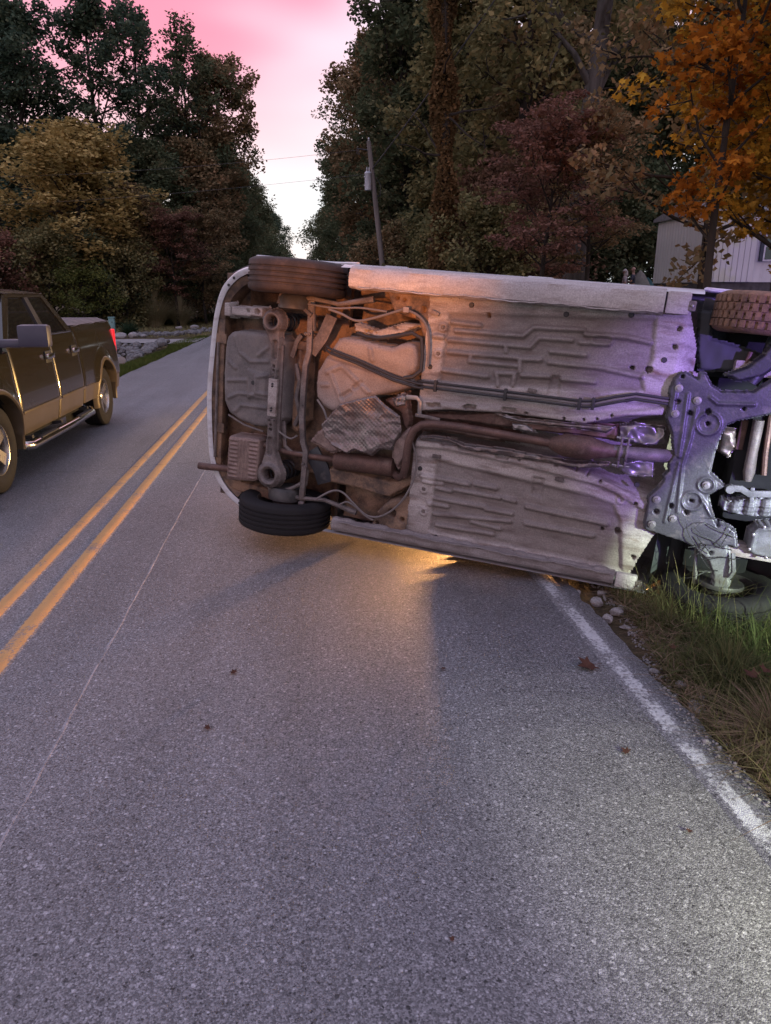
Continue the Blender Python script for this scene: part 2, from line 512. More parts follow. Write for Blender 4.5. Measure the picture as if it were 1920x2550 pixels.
leafmat('leaf_wine', [(.090, .062, .043), (.180, .108, .070), (.252, .156, .096)])
leafmat('leaf_green', [(.070, .091, .035), (.140, .161, .049), (.280, .266, .070)])
leafmat('leaf_vine', [(.076, .057, .030), (.160, .101, .048), (.288, .169, .076)])
leafmat('leaf_plum', [(.114, .074, .055), (.228, .120, .090), (.300, .174, .126)])
RS = np.random.RandomState(7)
DIAMOND = np.array([[0, 0], [.34, .42], [0, 1.0], [-.34, .42]])
LOBED = np.array([[0, 0], [.20, .10], [.52, .05], [.36, .30], [.56, .62], [.22, .58], [0, 1.05], [-.22, .58], [-.56, .62], [-.36, .30], [-.52, .05], [-.20, .10]])
def leaves_mesh(name, P, size, rs, shape=DIAMOND, updir=.6, hang=.25):
    n = len(P); k = len(shape)
    nrm = rs.normal(size=(n, 3)); nrm[:, 2] = np.abs(nrm[:, 2]) + updir
    nrm /= np.linalg.norm(nrm, axis=1)[:, None]
    d = rs.normal(size=(n, 3)); d[:, 2] -= hang
    d -= nrm * (d * nrm).sum(1)[:, None]; d /= np.linalg.norm(d, axis=1)[:, None]
    s = np.cross(nrm, d)
    sz = size * rs.uniform(.65, 1.3, n)
    V = np.zeros((n, k, 3))
    for i, (a, b2) in enumerate(shape):
        V[:, i] = P + s * (a * sz)[:, None] + d * ((b2 - .4) * sz)[:, None] + nrm * ((-.22 * abs(a)) * sz)[:, None]
    F = np.arange(n * k).reshape(n, k)
    me = np_mesh(name, V.reshape(-1, 3), F)
    add_attr(me, 'rnd', np.repeat(rs.rand(n), k))
    return me
def branch_path(p, d, L, rs, n=6, up=.15, wig=.16):
    P = [np.array(p, float)]; d = np.array(d, float); d /= np.linalg.norm(d)
    for i in range(n):
        d = d + rs.normal(size=3) * wig + np.array([0, 0, up / n]); d /= np.linalg.norm(d)
        P.append(P[-1] + d * L / n)
    return P
def make_tree(name, seed, H=18., cr=4.5, cb=.3, nlimb=26, leaves=12000, lsize=.22, clump=.75, prof='round', trunk_r=.28, lean=(0, 0), shape=DIAMOND, sub=4, flat=.75, hang=.25, updir=.6, el0=.05):
    """returns (wood mesh, leaf mesh): trunk with limbs and sub-branches, leaf clumps along the outer wood"""
    rs = np.random.RandomState(seed)
    mb = MB()
    nseg = 10
    tp = []
    wx, wy = rs.uniform(-1, 1, 2) * .02 * H
    for i in range(nseg + 1):
        t = i / nseg
        tp.append(np.array([lean[0] * t * H + wx * math.sin(t * 5), lean[1] * t * H + wy * math.sin(t * 4 + 1), t * H * .93]))
    mb.tube(tp, [trunk_r * (1.25 if i == 0 else 1) * (1 - .88 * i / nseg) + .015 for i in range(nseg + 1)], 8)
    C = []; Wt = []
    for i in range(nlimb):
        t = cb + (1 - cb) * ((i + rs.rand()) / nlimb) ** .9
        t = min(t, .985)
        q = t * nseg; j = min(int(q), nseg - 1); base = tp[j] * (1 - q + j) + tp[j + 1] * (q - j)
        u = (t - cb) / (1 - cb)
        w = {'round': math.sqrt(max(0.05, 1 - (2 * u - .9) ** 2)), 'cone': 1.05 - .85 * u, 'oval': math.sin(math.pi * min(1, .18 + .8 * u)) ** .7, 'top': .35 + .75 * math.sin(math.pi * min(.93, u ** .7)), 'column': .9 - .35 * u}[prof]
        L = cr * w * rs.uniform(.72, 1.18)
        az = i * 2.4 + rs.uniform(-.5, .5)
        el = rs.uniform(el0, el0 + .5) + .6 * u
        d = (math.cos(az) * math.cos(el), math.sin(az) * math.cos(el), math.sin(el))
        lp = branch_path(base, d, L, rs, 6, .3, .14)
        r0 = max(.02, trunk_r * .42 * (1 - .7 * t))
        mb.tube(lp, [r0 * (1 - .85 * k / 6) + .008 for k in range(7)], 5, caps=False)
        for k in range(sub):
            f = rs.uniform(.35, 1.0); qi = min(5, int(f * 6)); sp = lp[qi]
            dd = np.array(lp[-1] - lp[0]); dd /= np.linalg.norm(dd) + 1e-6
            sd_ = dd * .5 + rs.normal(size=3) * .65; sd_[2] += .2
            sl = L * rs.uniform(.22, .45) + .2
            bp = branch_path(sp, sd_, sl, rs, 3, .2, .18)
            mb.tube(bp, [r0 * .35 + .006, r0 * .25 + .005, r0 * .15 + .004, .005], 4, caps=False)
            C += [bp[-1], bp[2]]; Wt += [1.0, .6]
        C.append(lp[-1]); Wt.append(1.1)
        C.append(lp[4]); Wt.append(.5)
    C = np.array(C); Wt = np.array(Wt); Wt *= rs.uniform(.45, 1.5, len(Wt)); Wt /= Wt.sum()
    idx = rs.choice(len(C), leaves, p=Wt)
    cs = rs.uniform(.6, 1.35, len(C))
    off = rs.normal(size=(leaves, 3)); off /= np.linalg.norm(off, axis=1)[:, None]
    off *= (rs.rand(leaves) ** .45)[:, None]
    P = C[idx] + off * (clump * cs[idx])[:, None] * np.array([1, 1, flat])
    P[:, 2] = np.maximum(P[:, 2], .05)
    wood = bpy.data.meshes.new(name + '_wood'); wood.from_pydata(mb.v, [], mb.f)
    wood.polygons.foreach_set('use_smooth', np.ones(len(wood.polygons), dtype=bool))
    return wood, leaves_mesh(name + '_leaf', P, lsize, rs, shape, updir, hang)
PROTO = {
    'tall1': make_tree('tall1', 11, 19, 4.8, .24, 30, 15000, .25, .70, 'round'),
    'tall2': make_tree('tall2', 12, 19, 4.0, .30, 28, 18000, .27, .80, 'top', .24),
    'tall3': make_tree('tall3', 13, 20, 4.2, .12, 42, 24000, .28, .92, 'oval'),
    'open1': make_tree('open1', 14, 18, 4.6, .38, 22, 9500, .24, .62, 'top', .24),
    'full1': make_tree('full1', 15, 15, 4.0, .03, 44, 24000, .27, .92, 'oval', .22),
    'full2': make_tree('full2', 16, 12, 3.6, .03, 38, 20000, .23, .78, 'round', .18),
    'bush1': make_tree('bush1', 17, 4.2, 2.4, .02, 28, 12000, .17, .55, 'round', .07),
    'bush2': make_tree('bush2', 18, 3.0, 2.2, .04, 20, 8000, .13, .45, 'oval', .05),
    'layer1': make_tree('layer1', 19, 6.6, 2.7, .33, 26, 12000, .13, .48, 'round', .09, flat=.30, hang=.5, updir=1.0),
}
def tree(name, proto, loc, sc, rot, leaf, label, cat='tree', group=None, bark='bark', squash=1.0):
    root = empty(name, (loc[0], loc[1], float(gz(loc[0], loc[1])) - .05), (0, 0, rot))
    root.scale = (sc * squash, sc * squash, sc)
    w, l = proto if isinstance(proto, tuple) else PROTO[proto]
    for nm, me, mt in (('trunk', w, bark), ('crown', l, leaf)):
        if not me.materials: me.materials.append(MATS[mt])
        o = bpy.data.objects.new(nm, me); COL.objects.link(o); o.parent = root
        o.material_slots[0].link = 'OBJECT'; o.material_slots[0].material = MATS[mt]
    tag(root, label, cat, group)
    return root
# --- left side of the road: tall wood, its lit edge and understory
GL = 'tall trees of the wood left of the road'
LT = [  # proto, x, y, scale, rot, leaf, label
    ('tall1', -20.0, 56, .90, .3, 'leaf_teal', 'tall dark tree at the far left edge of the picture'),
    ('tall3', -17.0, 53, .95, 1.9, 'leaf_teal', 'tall dark tree with bushy top behind the ochre tree'),
    ('tall1', -13.2, 55, 1.04, 4.1, 'leaf_teal', 'highest dark tree of the wood left of the road'),
    ('open1', -10.6, 56, 1.06, 2.2, 'leaf_teal', 'open crowned tall tree with pink sky showing through its branches'),
    ('open1', -7.4, 58, 1.02, 5.0, 'leaf_dark', 'sparse tall tree right of the bright gap in the left wood'),
    ('tall2', -5.9, 60, .96, .9, 'leaf_brown', 'brownish dark tree leaning over the road from the left wood'),
    ('full1', -6.9, 66, .98, 2.6, 'leaf_dark', 'dark full tree at the road edge of the left wood'),
    ('full1', -6.4, 78, 1.0, 1.2, 'leaf_dark', 'dark full tree second along the left road edge'),
    ('tall3', -6.8, 95, .86, 3.3, 'leaf_dark', 'dark tree third along the left road edge'),
    ('full1', -6.4, 115, 1.1, 5.2, 'leaf_dark', 'small looking dark tree far along the left road edge'),
    ('full1', -6.4, 195, 1.45, 2.0, 'leaf_teal', 'hazy looking last tree closing the road end on the left'),
    ('full1', -6.0, 145, 1.1, .4, 'leaf_dark', 'farthest dark tree along the left road edge beside the sky gap'),
]
for pr, x, y, s, r, lf, lb in LT: tree('forest_tree', pr, (x, y), s, r, lf, lb, group=GL)
GB = 'trees filling the depth of the left wood'
for k, (pr, x, y, s, r, lf) in enumerate([('full1', -22, 62, .9, .4, 'leaf_dark'), ('full1', -17.5, 64, .95, 2, 'leaf_dark'), ('full1', -13, 63, .9, 3, 'leaf_teal'), ('full1', -9.5, 64, .92, 4, 'leaf_dark'),
        ('tall3', -25, 58, .85, 1, 'leaf_teal'), ('full1', -28, 50, .9, 2, 'leaf_dark'), ('full2', -9.5, 53, .95, 1.5, 'leaf_dark'), ('full2', -7.2, 55, .98, 3.6, 'leaf_brown'), ('full1', -15, 58.5, .8, 5, 'leaf_dark'), ('tall3', -32, 52, .85, 2.2, 'leaf_dark'), ('full1', -37, 47, 1.0, 1.2, 'leaf_dark'), ('full1', -24, 47, .9, 4.2, 'leaf_dark'), ('full1', -19.5, 59, .8, .7, 'leaf_dark'), ('full1', -11.5, 59.5, .85, 1.1, 'leaf_dark')]):
    tree('forest_tree', pr, (x, y), s, r, lf, 'dark tree deep in the wood left of the road, behind its front row', group=GB)
tree('ochre_tree', 'full2', (-12.4, 46), .90, 1.0, 'leaf_ochre', 'ochre yellow autumn tree at the left wood edge above the pickup', squash=1.5)
tree('orange_tree', 'full2', (-9.7, 46.5), .66, 3.9, 'leaf_brown', 'smaller rust coloured tree just right of the ochre tree', squash=.9)
tree('green_tree', 'full2', (-8.7, 47.5), .62, 2.2, 'leaf_olive', 'olive green young tree between rust tree and red shrub', squash=.85)
tree('red_tree', 'layer1', (-7.4, 46), .92, 5.1, 'leaf_red', 'dusky red small tree at the left wood edge')
tree('russet_tree', 'layer1', (-5.9, 48), .95, .4, 'leaf_brown', 'russet brown small tree nearest the road on the left')
GU = 'understory bushes along the left wood edge'
for k, (pr, x, y, s, lf, lb) in enumerate([
        ('bush1', -15.6, 41, .95, 'leaf_red', 'dark red bush behind the pickup cab at the left picture edge'),
        ('bush1', -13.4, 42.5, 1.05, 'leaf_olive', 'olive bush under the ochre tree'),
        ('bush2', -11.6, 42, .9, 'leaf_green', 'low yellow green bush right of the olive bush under the ochre tree'),
        ('bush1', -11.6, 44, 1.0, 'leaf_dark', 'dark bush behind the pickup bed'),
        ('bush1', -9.9, 44.5, .95, 'leaf_olive', 'olive bush behind the teal utility box'),
        ('bush1', -8.4, 47.8, .95, 'leaf_dark', 'dark bush behind the tall ornamental grass'),
        ('bush2', -6.9, 50.0, 1.15, 'leaf_brown', 'brown leaved bush right of the ornamental grass'),
        ('bush1', -5.7, 53.5, .95, 'leaf_dark', 'dark bush at the road bend end of the left verge'),
        ('bush1', -18.0, 43, 1.2, 'leaf_dark', 'tall dark bush beyond the left picture edge'),
        ('bush1', -5.9, 62, 1.0, 'leaf_dark', 'dark roadside bush beyond the left verge, far down the road')]):
    tree('bush', pr, (x, y), s, k * 1.3, lf, lb, 'bush', GU)
# --- right side of the road
GR = 'tall trees of the wood right of the road'
RT = [
    ('tall3', 6.4, 47, 1.04, .5, 'leaf_dark', 'tall dark tree behind the utility pole'),
    ('tall3', 5.7, 60, 1.02, 2.4, 'leaf_brown', 'tall brownish tree overhanging the road right of the sky gap'),
    ('tall1', 5.9, 72, 1.06, 4.4, 'leaf_dark', 'dark tree second from the road gap on the right'),
    ('full1', 5.9, 88, 1.2, 1.4, 'leaf_dark', 'dark full tree farther along the right road edge'),
    ('full1', 5.8, 110, 1.2, 3.0, 'leaf_dark', 'small looking dark tree far along the right road edge'),
    ('full1', 6.0, 150, 1.2, .2, 'leaf_dark', 'farthest dark tree along the right road edge'),
    ('tall3', 8.6, 40, .98, 3.6, 'leaf_olive', 'olive tree right behind the vine covered trunk'),
    ('tall2', 9.6, 33, .98, 1.1, 'leaf_olive', 'olive green tree crown above the dark middle of the right wood'),
    ('tall3', 11.5, 37, .95, 5.3, 'leaf_brown', 'rust brown tree deep behind the large grey trunk'),
    ('tall1', 14.5, 40, 1.0, 2.0, 'leaf_dark', 'dark tree behind the two people'),
    ('tall3', 18.5, 43, 1.05, .8, 'leaf_dark', 'dark tree behind the left end of the white house'),
    ('tall3', 23.5, 41, 1.05, 4.0, 'leaf_dark', 'dark tree behind the middle of the white house'),
    ('tall3', 28.5, 40, 1.05, 2.8, 'leaf_dark', 'dark tree behind the far right of the white house'),
    ('full2', 14.8, 38, .62, 2.0, 'leaf_dark', 'small dark tree standing behind the two people'),
    ('full1', 8.2, 54, 1.25, 1.7, 'leaf_brown', 'brown full tree behind the utility pole transformer'),
    ('full1', 11.5, 50, 1.2, 4.7, 'leaf_dark', 'dark full tree in the second row of the right wood'),
]
for pr, x, y, s, r, lf, lb in RT: tree('forest_tree', pr, (x, y), s, r, lf, lb, group=GR)
for k, (pr, x, y, s, lf, lb) in enumerate([
        ('bush1', 4.9, 41, 1.05, 'leaf_brown', 'brown bush at the foot of the utility pole'),
        ('bush1', 6.6, 37, 1.1, 'leaf_olive', 'olive bush between the pole and the vine covered trunk'),
        ('bush1', 7.3, 29, 1.0, 'leaf_olive', 'olive bush right of the vine covered trunk'),
        ('bush1', 8.4, 31, 1.25, 'leaf_wine', 'wine brown bush left of the large grey trunk'),
        ('bush1', 5.2, 52, 1.25, 'leaf_dark', 'dark bush under the overhanging right trees'),
        ('bush1', 5.1, 66, 1.25, 'leaf_dark', 'dark bush right of the bright gap at the road end'),
        ('bush1', 12.9, 35, 1.1, 'leaf_dark', 'dark bush between the large trunk and the people'),
        ('bush1', 15.3, 37, 1.35, 'leaf_dark', 'dark bush right behind the two people'),
        ('bush1', 17.6, 37, 1.35, 'leaf_dark', 'dark bush behind the tent')]):
    tree('bush', pr, (x, y), s, k * 1.1 + .3, lf, lb, 'bush', 'bushes along the right wood edge')
tree('dogwood_tree', 'layer1', (7.1, 21.5), .88, .6, 'leaf_plum', 'dusky red layered dogwood behind the overturned car')
tree('dogwood_tree', 'layer1', (8.7, 22.6), .86, 2.9, 'leaf_brown', 'brown green layered dogwood right of the dusky red one')
# depth of the right wood, so that no open horizon shows through
for k, (pr, x, y, s, r) in enumerate([('full1', 9.5, 66, 1.2, 1), ('full1', 13.5, 60, 1.2, 2), ('full1', 17.5, 57, 1.2, 3), ('full1', 21.5, 55, 1.2, 4), ('full1', 26, 53, 1.2, 5), ('full1', 31, 51, 1.2, 6), ('full1', 36, 50, 1.2, .5), ('full1', 41, 48, 1.2, 1.5),
        ('full1', 15.5, 47, 1.05, 2.5), ('full1', 20, 49, 1.05, 3.5), ('full1', 33, 42, 1.1, 4.5), ('full1', 38, 38, 1.1, 5.5), ('full1', 12.5, 43, .95, .9), ('full1', 24.5, 35.5, .85, 2.1), ('full1', 29, 34, .85, 3.1)]):
    tree('forest_tree', pr, (x, y), s, r, 'leaf_dark', 'dark tree deep in the wood right of the road, behind its front rows', group='trees filling the depth of the right wood')
# big grey forked trunk
OAK = make_tree('oak', 31, 20, 5.0, .33, 26, 13000, .22, .8, 'top', .40, lean=(-.018, 0), el0=.55)
tree('large_oak', OAK, (9.75, 25.2), 1.0, 1.3, 'leaf_olive', 'large tree with stout grey furrowed trunk behind the car', bark='bark_pale')
# trunk wrapped in rusty vine leaves
vr = np.random.RandomState(44)
mbv = MB(); vp = [np.array([.12 * math.sin(t * 5), .1 * math.cos(t * 4), t * 15]) for t in np.linspace(0, 1, 12)]
mbv.tube(vp, [.26 - .012 * i for i in range(12)], 8)
for k in range(9):
    b0 = vp[5 + k % 6]; mbv.tube(branch_path(b0, vr.normal(size=3) + np.array([0, 0, .6]), 2.4, vr, 5), [.06, .05, .04, .03, .02, .01], 5)
nv = 15000
tv = vr.rand(nv) ** .9; av = vr.rand(nv) * 6.283
rv = (.24 + .36 * (np.sin(tv * 23 + np.sin(av) * 1.5) * .5 + .5) ** 1.5 + .35 * (tv < .25)) * (vr.rand(nv) ** .3)
PV = np.stack([rv * np.cos(av) + .12 * np.sin(tv * 5), rv * np.sin(av), tv * 13.6 + .2], -1)
wv = bpy.data.meshes.new('vine_wood'); wv.from_pydata(mbv.v, [], mbv.f)
tree('vine_tree', (wv, leaves_mesh('vine_leaf', PV, .17, vr, hang=1.2, updir=.1)), (5.6, 30), 1.0, 0, 'leaf_vine', 'tall trunk wrapped in rusty brown vine leaves')
# near maple with real lobed leaves and a brown broadleaf beside it
MAPLE = make_tree('maple', 51, 9.6, 3.1, .16, 46, 13000, .12, .42, 'oval', .12, shape=LOBED, sub=4, flat=.55, hang=.9, updir=.5)
tree('orange_maple', MAPLE, (8.75, 12.6), 1.0, .7, 'leaf_gold', 'golden orange maple standing in front of the white house')
MAPLE2 = make_tree('maple2', 52, 7.4, 1.5, .34, 17, 2600, .12, .38, 'oval', .07, shape=LOBED, sub=3, flat=.5, hang=.9, updir=.5)
tree('orange_maple', MAPLE2, (6.75, 11.9), 1.0, 2.2, 'leaf_orange', 'slim reddish orange maple with a dark trunk before the house wall', bark='bark')
tree('orange_maple', MAPLE2, (8.3, 12.2), .92, 4.4, 'leaf_gold', 'slim golden maple hanging over the house wall at the right picture edge')
tree('orange_maple', MAPLE2, (8.9, 13.6), .80, 1.0, 'leaf_gold', 'small golden maple nearest the house corner, low in front of its wall')
BROAD = make_tree('broad', 53, 11.5, 2.7, .14, 36, 8000, .17, .50, 'oval', .13, shape=DIAMOND, sub=4, flat=.6, hang=1.0, updir=.4)
tree('broadleaf_tree', BROAD, (9.25, 16.6), 1.0, 4.0, 'leaf_brown', 'brown olive broadleaf tree left of the orange maple')
# ================================================================== BACKGROUND THINGS
# --- utility pole
pm('pole_wood', (.20, .175, .16), (.13, .115, .105), rough=.9, bump=.5, bscale=30, stretch=(1, 1, .1))
pm('transformer_grey', (.55, .57, .62), (.45, .47, .52), rough=.45, metal=.1)
pm('porcelain', (.5, .5, .52), rough=.3)
pm('wire_grey', (.10, .10, .11), rough=.5, metal=.3)
pz = float(gz(4.5, 38))
pole = empty('utility_pole', (4.50, 38, pz))
tag(pole, 'leaning wooden utility pole with grey transformer right of the road', 'utility pole')
top = Vector((-1.02, 0, 8.74 - pz))
def onp(t): return top * t
m = MB(); m.tube([onp(i / 8) for i in range(9)], [.155 - .006 * i for i in range(9)], 12); m.build('post', 'pole_wood', pole, True)
tr = onp(.80) + Vector((-.26, -.10, 0))
m = MB(); m.lathe([(0, -.42), (.15, -.42), (.16, -.38), (.16, .30), (.175, .32), (.175, .35), (.12, .40), (0, .42)], tr, 'z', 20); tc_ = m.build('transformer', 'transformer_grey', pole, True)
for dx_ in (-.05, .06):
    m = MB(); m.lathe([(0, 0), (.028, 0), (.045, .03), (.028, .05), (.045, .08), (.028, .1), (.04, .13), (.02, .2), (0, .21)], tr + Vector((dx_, 0, .40)), 'z', 10); m.build('bushing', 'porcelain', tc_, True)
for dz_ in (-.2, .18):
    m = MB(); m.box(tr + Vector((.18, .05, dz_)), (.16, .06, .05)); m.build('bracket', 'wire_grey', tc_)
    m = MB(); m.box(tr + Vector((-.17, 0, dz_)), (.05, .06, .05)); m.build('lug', 'transformer_grey', tc_)
pc = onp(.955)
m = MB(); m.tube([pc, pc + Vector((-.62, -.05, .06))], .022, 6); m.tube([pc + Vector((-.55, -.05, .05)), pc + Vector((-.50, -.05, -.22)), pc + Vector((-.62, -.05, -.16)), pc + Vector((-.6, -.05, .02))], .014, 6); m.build('cutout_arm', 'wire_grey', pole)
m = MB(); m.lathe([(0, 0), (.03, 0), (.05, .04), (.03, .06), (.05, .1), (.02, .16), (0, .17)], onp(1.0), 'z', 10); m.build('insulator', 'porcelain', pole, True)
m = MB(); m.tube([onp(.82) + Vector((.14, -.1, 0)), onp(.80) + Vector((.36, -.12, -.2)), onp(.775) + Vector((.3, -.12, -.45)), onp(.77) + Vector((.15, -.1, -.4))], .012, 5); m.build('drop_lead', 'wire_grey', pole)
def wire(a, b, sag, r, label, name='power_line'):
    a = Vector(a); b = Vector(b); n = 24
    m = MB(); m.tube([a.lerp(b, i / n) + Vector((0, 0, -sag * 4 * (i / n) * (1 - i / n))) for i in range(n + 1)], r, 5)
    return tag(m.build(name, 'wire_grey', None, True), label, 'power line', 'overhead wires')
P0 = pole.location
wire(P0 + onp(.86), (8.6, 20.0, 13.6), .25, .028, 'thick cable rising from the utility pole up to the right')
wire(P0 + onp(.955) + Vector((-.6, 0, 0)), (-32, 46, 8.0), .7, .006, 'upper thin wire crossing the road towards the left wood')
wire(P0 + onp(.84), (-32, 45, 5.9), .5, .006, 'lower thin wire crossing the road towards the left wood')
# --- white ribbed mobile house
pm('siding_white', (.58, .57, .55), (.46, .45, .44), rough=.6, scale=2, dirt=(.27, .24, .21), dlo=.56, dhi=.8, dscale=3, stretch=(1, 1, .25))
pm('trim_white', (.66, .66, .66), rough=.5)
pm('shutter_blue', (.02, .028, .05), rough=.6)
pm('skirt_dark', (.075, .07, .068), (.05, .046, .045), rough=.9)
pm('roof_metal', (.30, .30, .31), (.22, .22, .23), rough=.5, metal=.4)
mglass, tgl, ogl = newmat('window_glass')
N = NT(tgl); bgl = N.n('ShaderNodeBsdfPrincipled', {'Base Color': (.012, .014, .018, 1), 'Roughness': .04, 'Specular IOR Level': .6}); tgl.links.new(bgl.outputs[0], ogl.inputs[0])
HX, HY, HB, HT = 13.32, 24.0, 2.12, 4.28
house = empty('white_house', (HX, HY, float(gz(HX, HY))))
tag(house, 'low white house with ribbed vertical siding behind the orange maples', 'house')
hz0 = house.location.z
HL, HD = 12.0, 3.5
def hb(nm, c, d, mt, par=house, ch=0): m = MB(); m.box(c, d, ch=ch); return m.build(nm, mt, par)
hb('wall', (HL / 2, HD / 2 + .04, (HB + HT) / 2 - hz0), (HL - .02, HD - .04, HT - HB), 'siding_white')
hb('skirting', (HL / 2, HD / 2 + .05, (HB - hz0) / 2 - .02), (HL - .1, HD - .1, HB - hz0 + .04), 'skirt_dark')
m = MB(); m.prism([(-.12, HT - hz0), (-.12, HT - hz0 + .10), (HD / 2, HT - hz0 + .5), (HD + .12, HT - hz0 + .10), (HD + .12, HT - hz0)], -.15, HL + .15, 'yz'); m.build('roof', 'roof_metal', house)
pmsh = None
for i in range(int(HL / .2)):
    xx = .1 + i * .2
    if 1.9 < xx < 2.9: continue
    if pmsh is None:
        m = MB(); m.prism([(-.092, 0), (-.092, -.016), (-.07, -.024), (.07, -.024), (.092, -.016), (.092, 0)], HB - hz0 + .01, HT - hz0 - .03)
        o = m.build('siding_panel', 'siding_white', house); pmsh = o.data
    else:
        o = bpy.data.objects.new('siding_panel', pmsh); COL.objects.link(o); o.parent = house
    o.location = (xx, .022, 0)
for i in range(int(HD / .2)):
    o = bpy.data.objects.new('siding_panel', pmsh); COL.objects.link(o); o.parent = house
    o.location = (.012, .18 + i * .2, 0); o.rotation_euler = (0, 0, R(-90))
hb('corner_trim', (.0, .0, (HB + HT) / 2 - hz0), (.06, .07, HT - HB), 'trim_white')
wz = 3.28 - hz0
hb('shutter', (1.99, -.02, wz), (.12, .05, 1.0), 'shutter_blue')
hb('shutter', (2.83, -.02, wz), (.12, .05, 1.0), 'shutter_blue')
wf = hb('window', (2.41, 0.0, wz), (.70, .05, .98), 'trim_white')
hb('pane', (2.41, -.03, wz + .235), (.58, .02, .40), 'window_glass', wf)
hb('pane', (2.41, -.03, wz - .235), (.58, .02, .40), 'window_glass', wf)
# --- dome tent and two people beyond the car
pm('tent_cloth', (.20, .19, .16), (.15, .14, .12), rough=.9)
pm('tent_teal', (.03, .10, .10), (.02, .07, .075), rough=.8)
tz = float(gz(15.35, 33.0))
tent = empty('dome_tent', (15.35, 33.0, tz)); tag(tent, 'pointed grey brown dome tent right of the two people', 'tent')
V = []; F = []
def dome(c, r, hgt, n=20, k=9, p=.72):
    V = []; F = []
    for j in range(k + 1):
        u = j / k; rr_ = r * (1 - u) ** p
        for i in range(n):
            a = 2 * math.pi * i / n; V.append((c[0] + rr_ * math.cos(a), c[1] + rr_ * math.sin(a), c[2] + hgt * u))
    for j in range(k):
        for i in range(n): F.append((j * n + i, j * n + (i + 1) % n, (j + 1) * n + (i + 1) % n, (j + 1) * n + i))
    return V, F
m = MB(); m.add(*dome((0, 0, 0), .95, 1.72)); m.build('canopy', 'tent_cloth', tent, True)
m = MB(); m.add(*dome((.62, .5, 0), .85, 1.42)); m.build('fly_sheet', 'tent_teal', tent, True)
m = MB(); m.tube([(-.95 * (1 - u) ** .72 - .004, -.05, 1.72 * u + .01) for u in np.linspace(0, .98, 12)], .012, 5); m.build('tent_pole', 'wire_grey', tent)
pm('skin', (.42, .25, .19), rough=.6); pm('hair_pale', (.45, .42, .38), rough=.8); pm('hair_grey', (.16, .13, .12), rough=.8)
pm('shirt_pale', (.42, .36, .36), rough=.9); pm('shirt_navy', (.055, .06, .085), rough=.9); pm('trousers', (.05, .055, .07), rough=.9)
pm('shoe_dark', (.03, .03, .03), rough=.8)
def skin_mesh(name, mat, verts, edges, radii, parent, root=0):
    me = bpy.data.meshes.new(name); me.from_pydata(verts, edges, []); me.update()
    o = link_mesh(name, me, mat, parent)
    md = o.modifiers.new('Skin', 'SKIN'); md.use_smooth_shade = True
    sv = me.skin_vertices[0].data
    for i, r in enumerate(radii): sv[i].radius = (r, r) if not isinstance(r, tuple) else r
    for v in sv: v.use_root = False
    sv[root].use_root = True
    md2 = o.modifiers.new('Sub', 'SUBSURF'); md2.levels = 1; md2.render_levels = 2
    return o
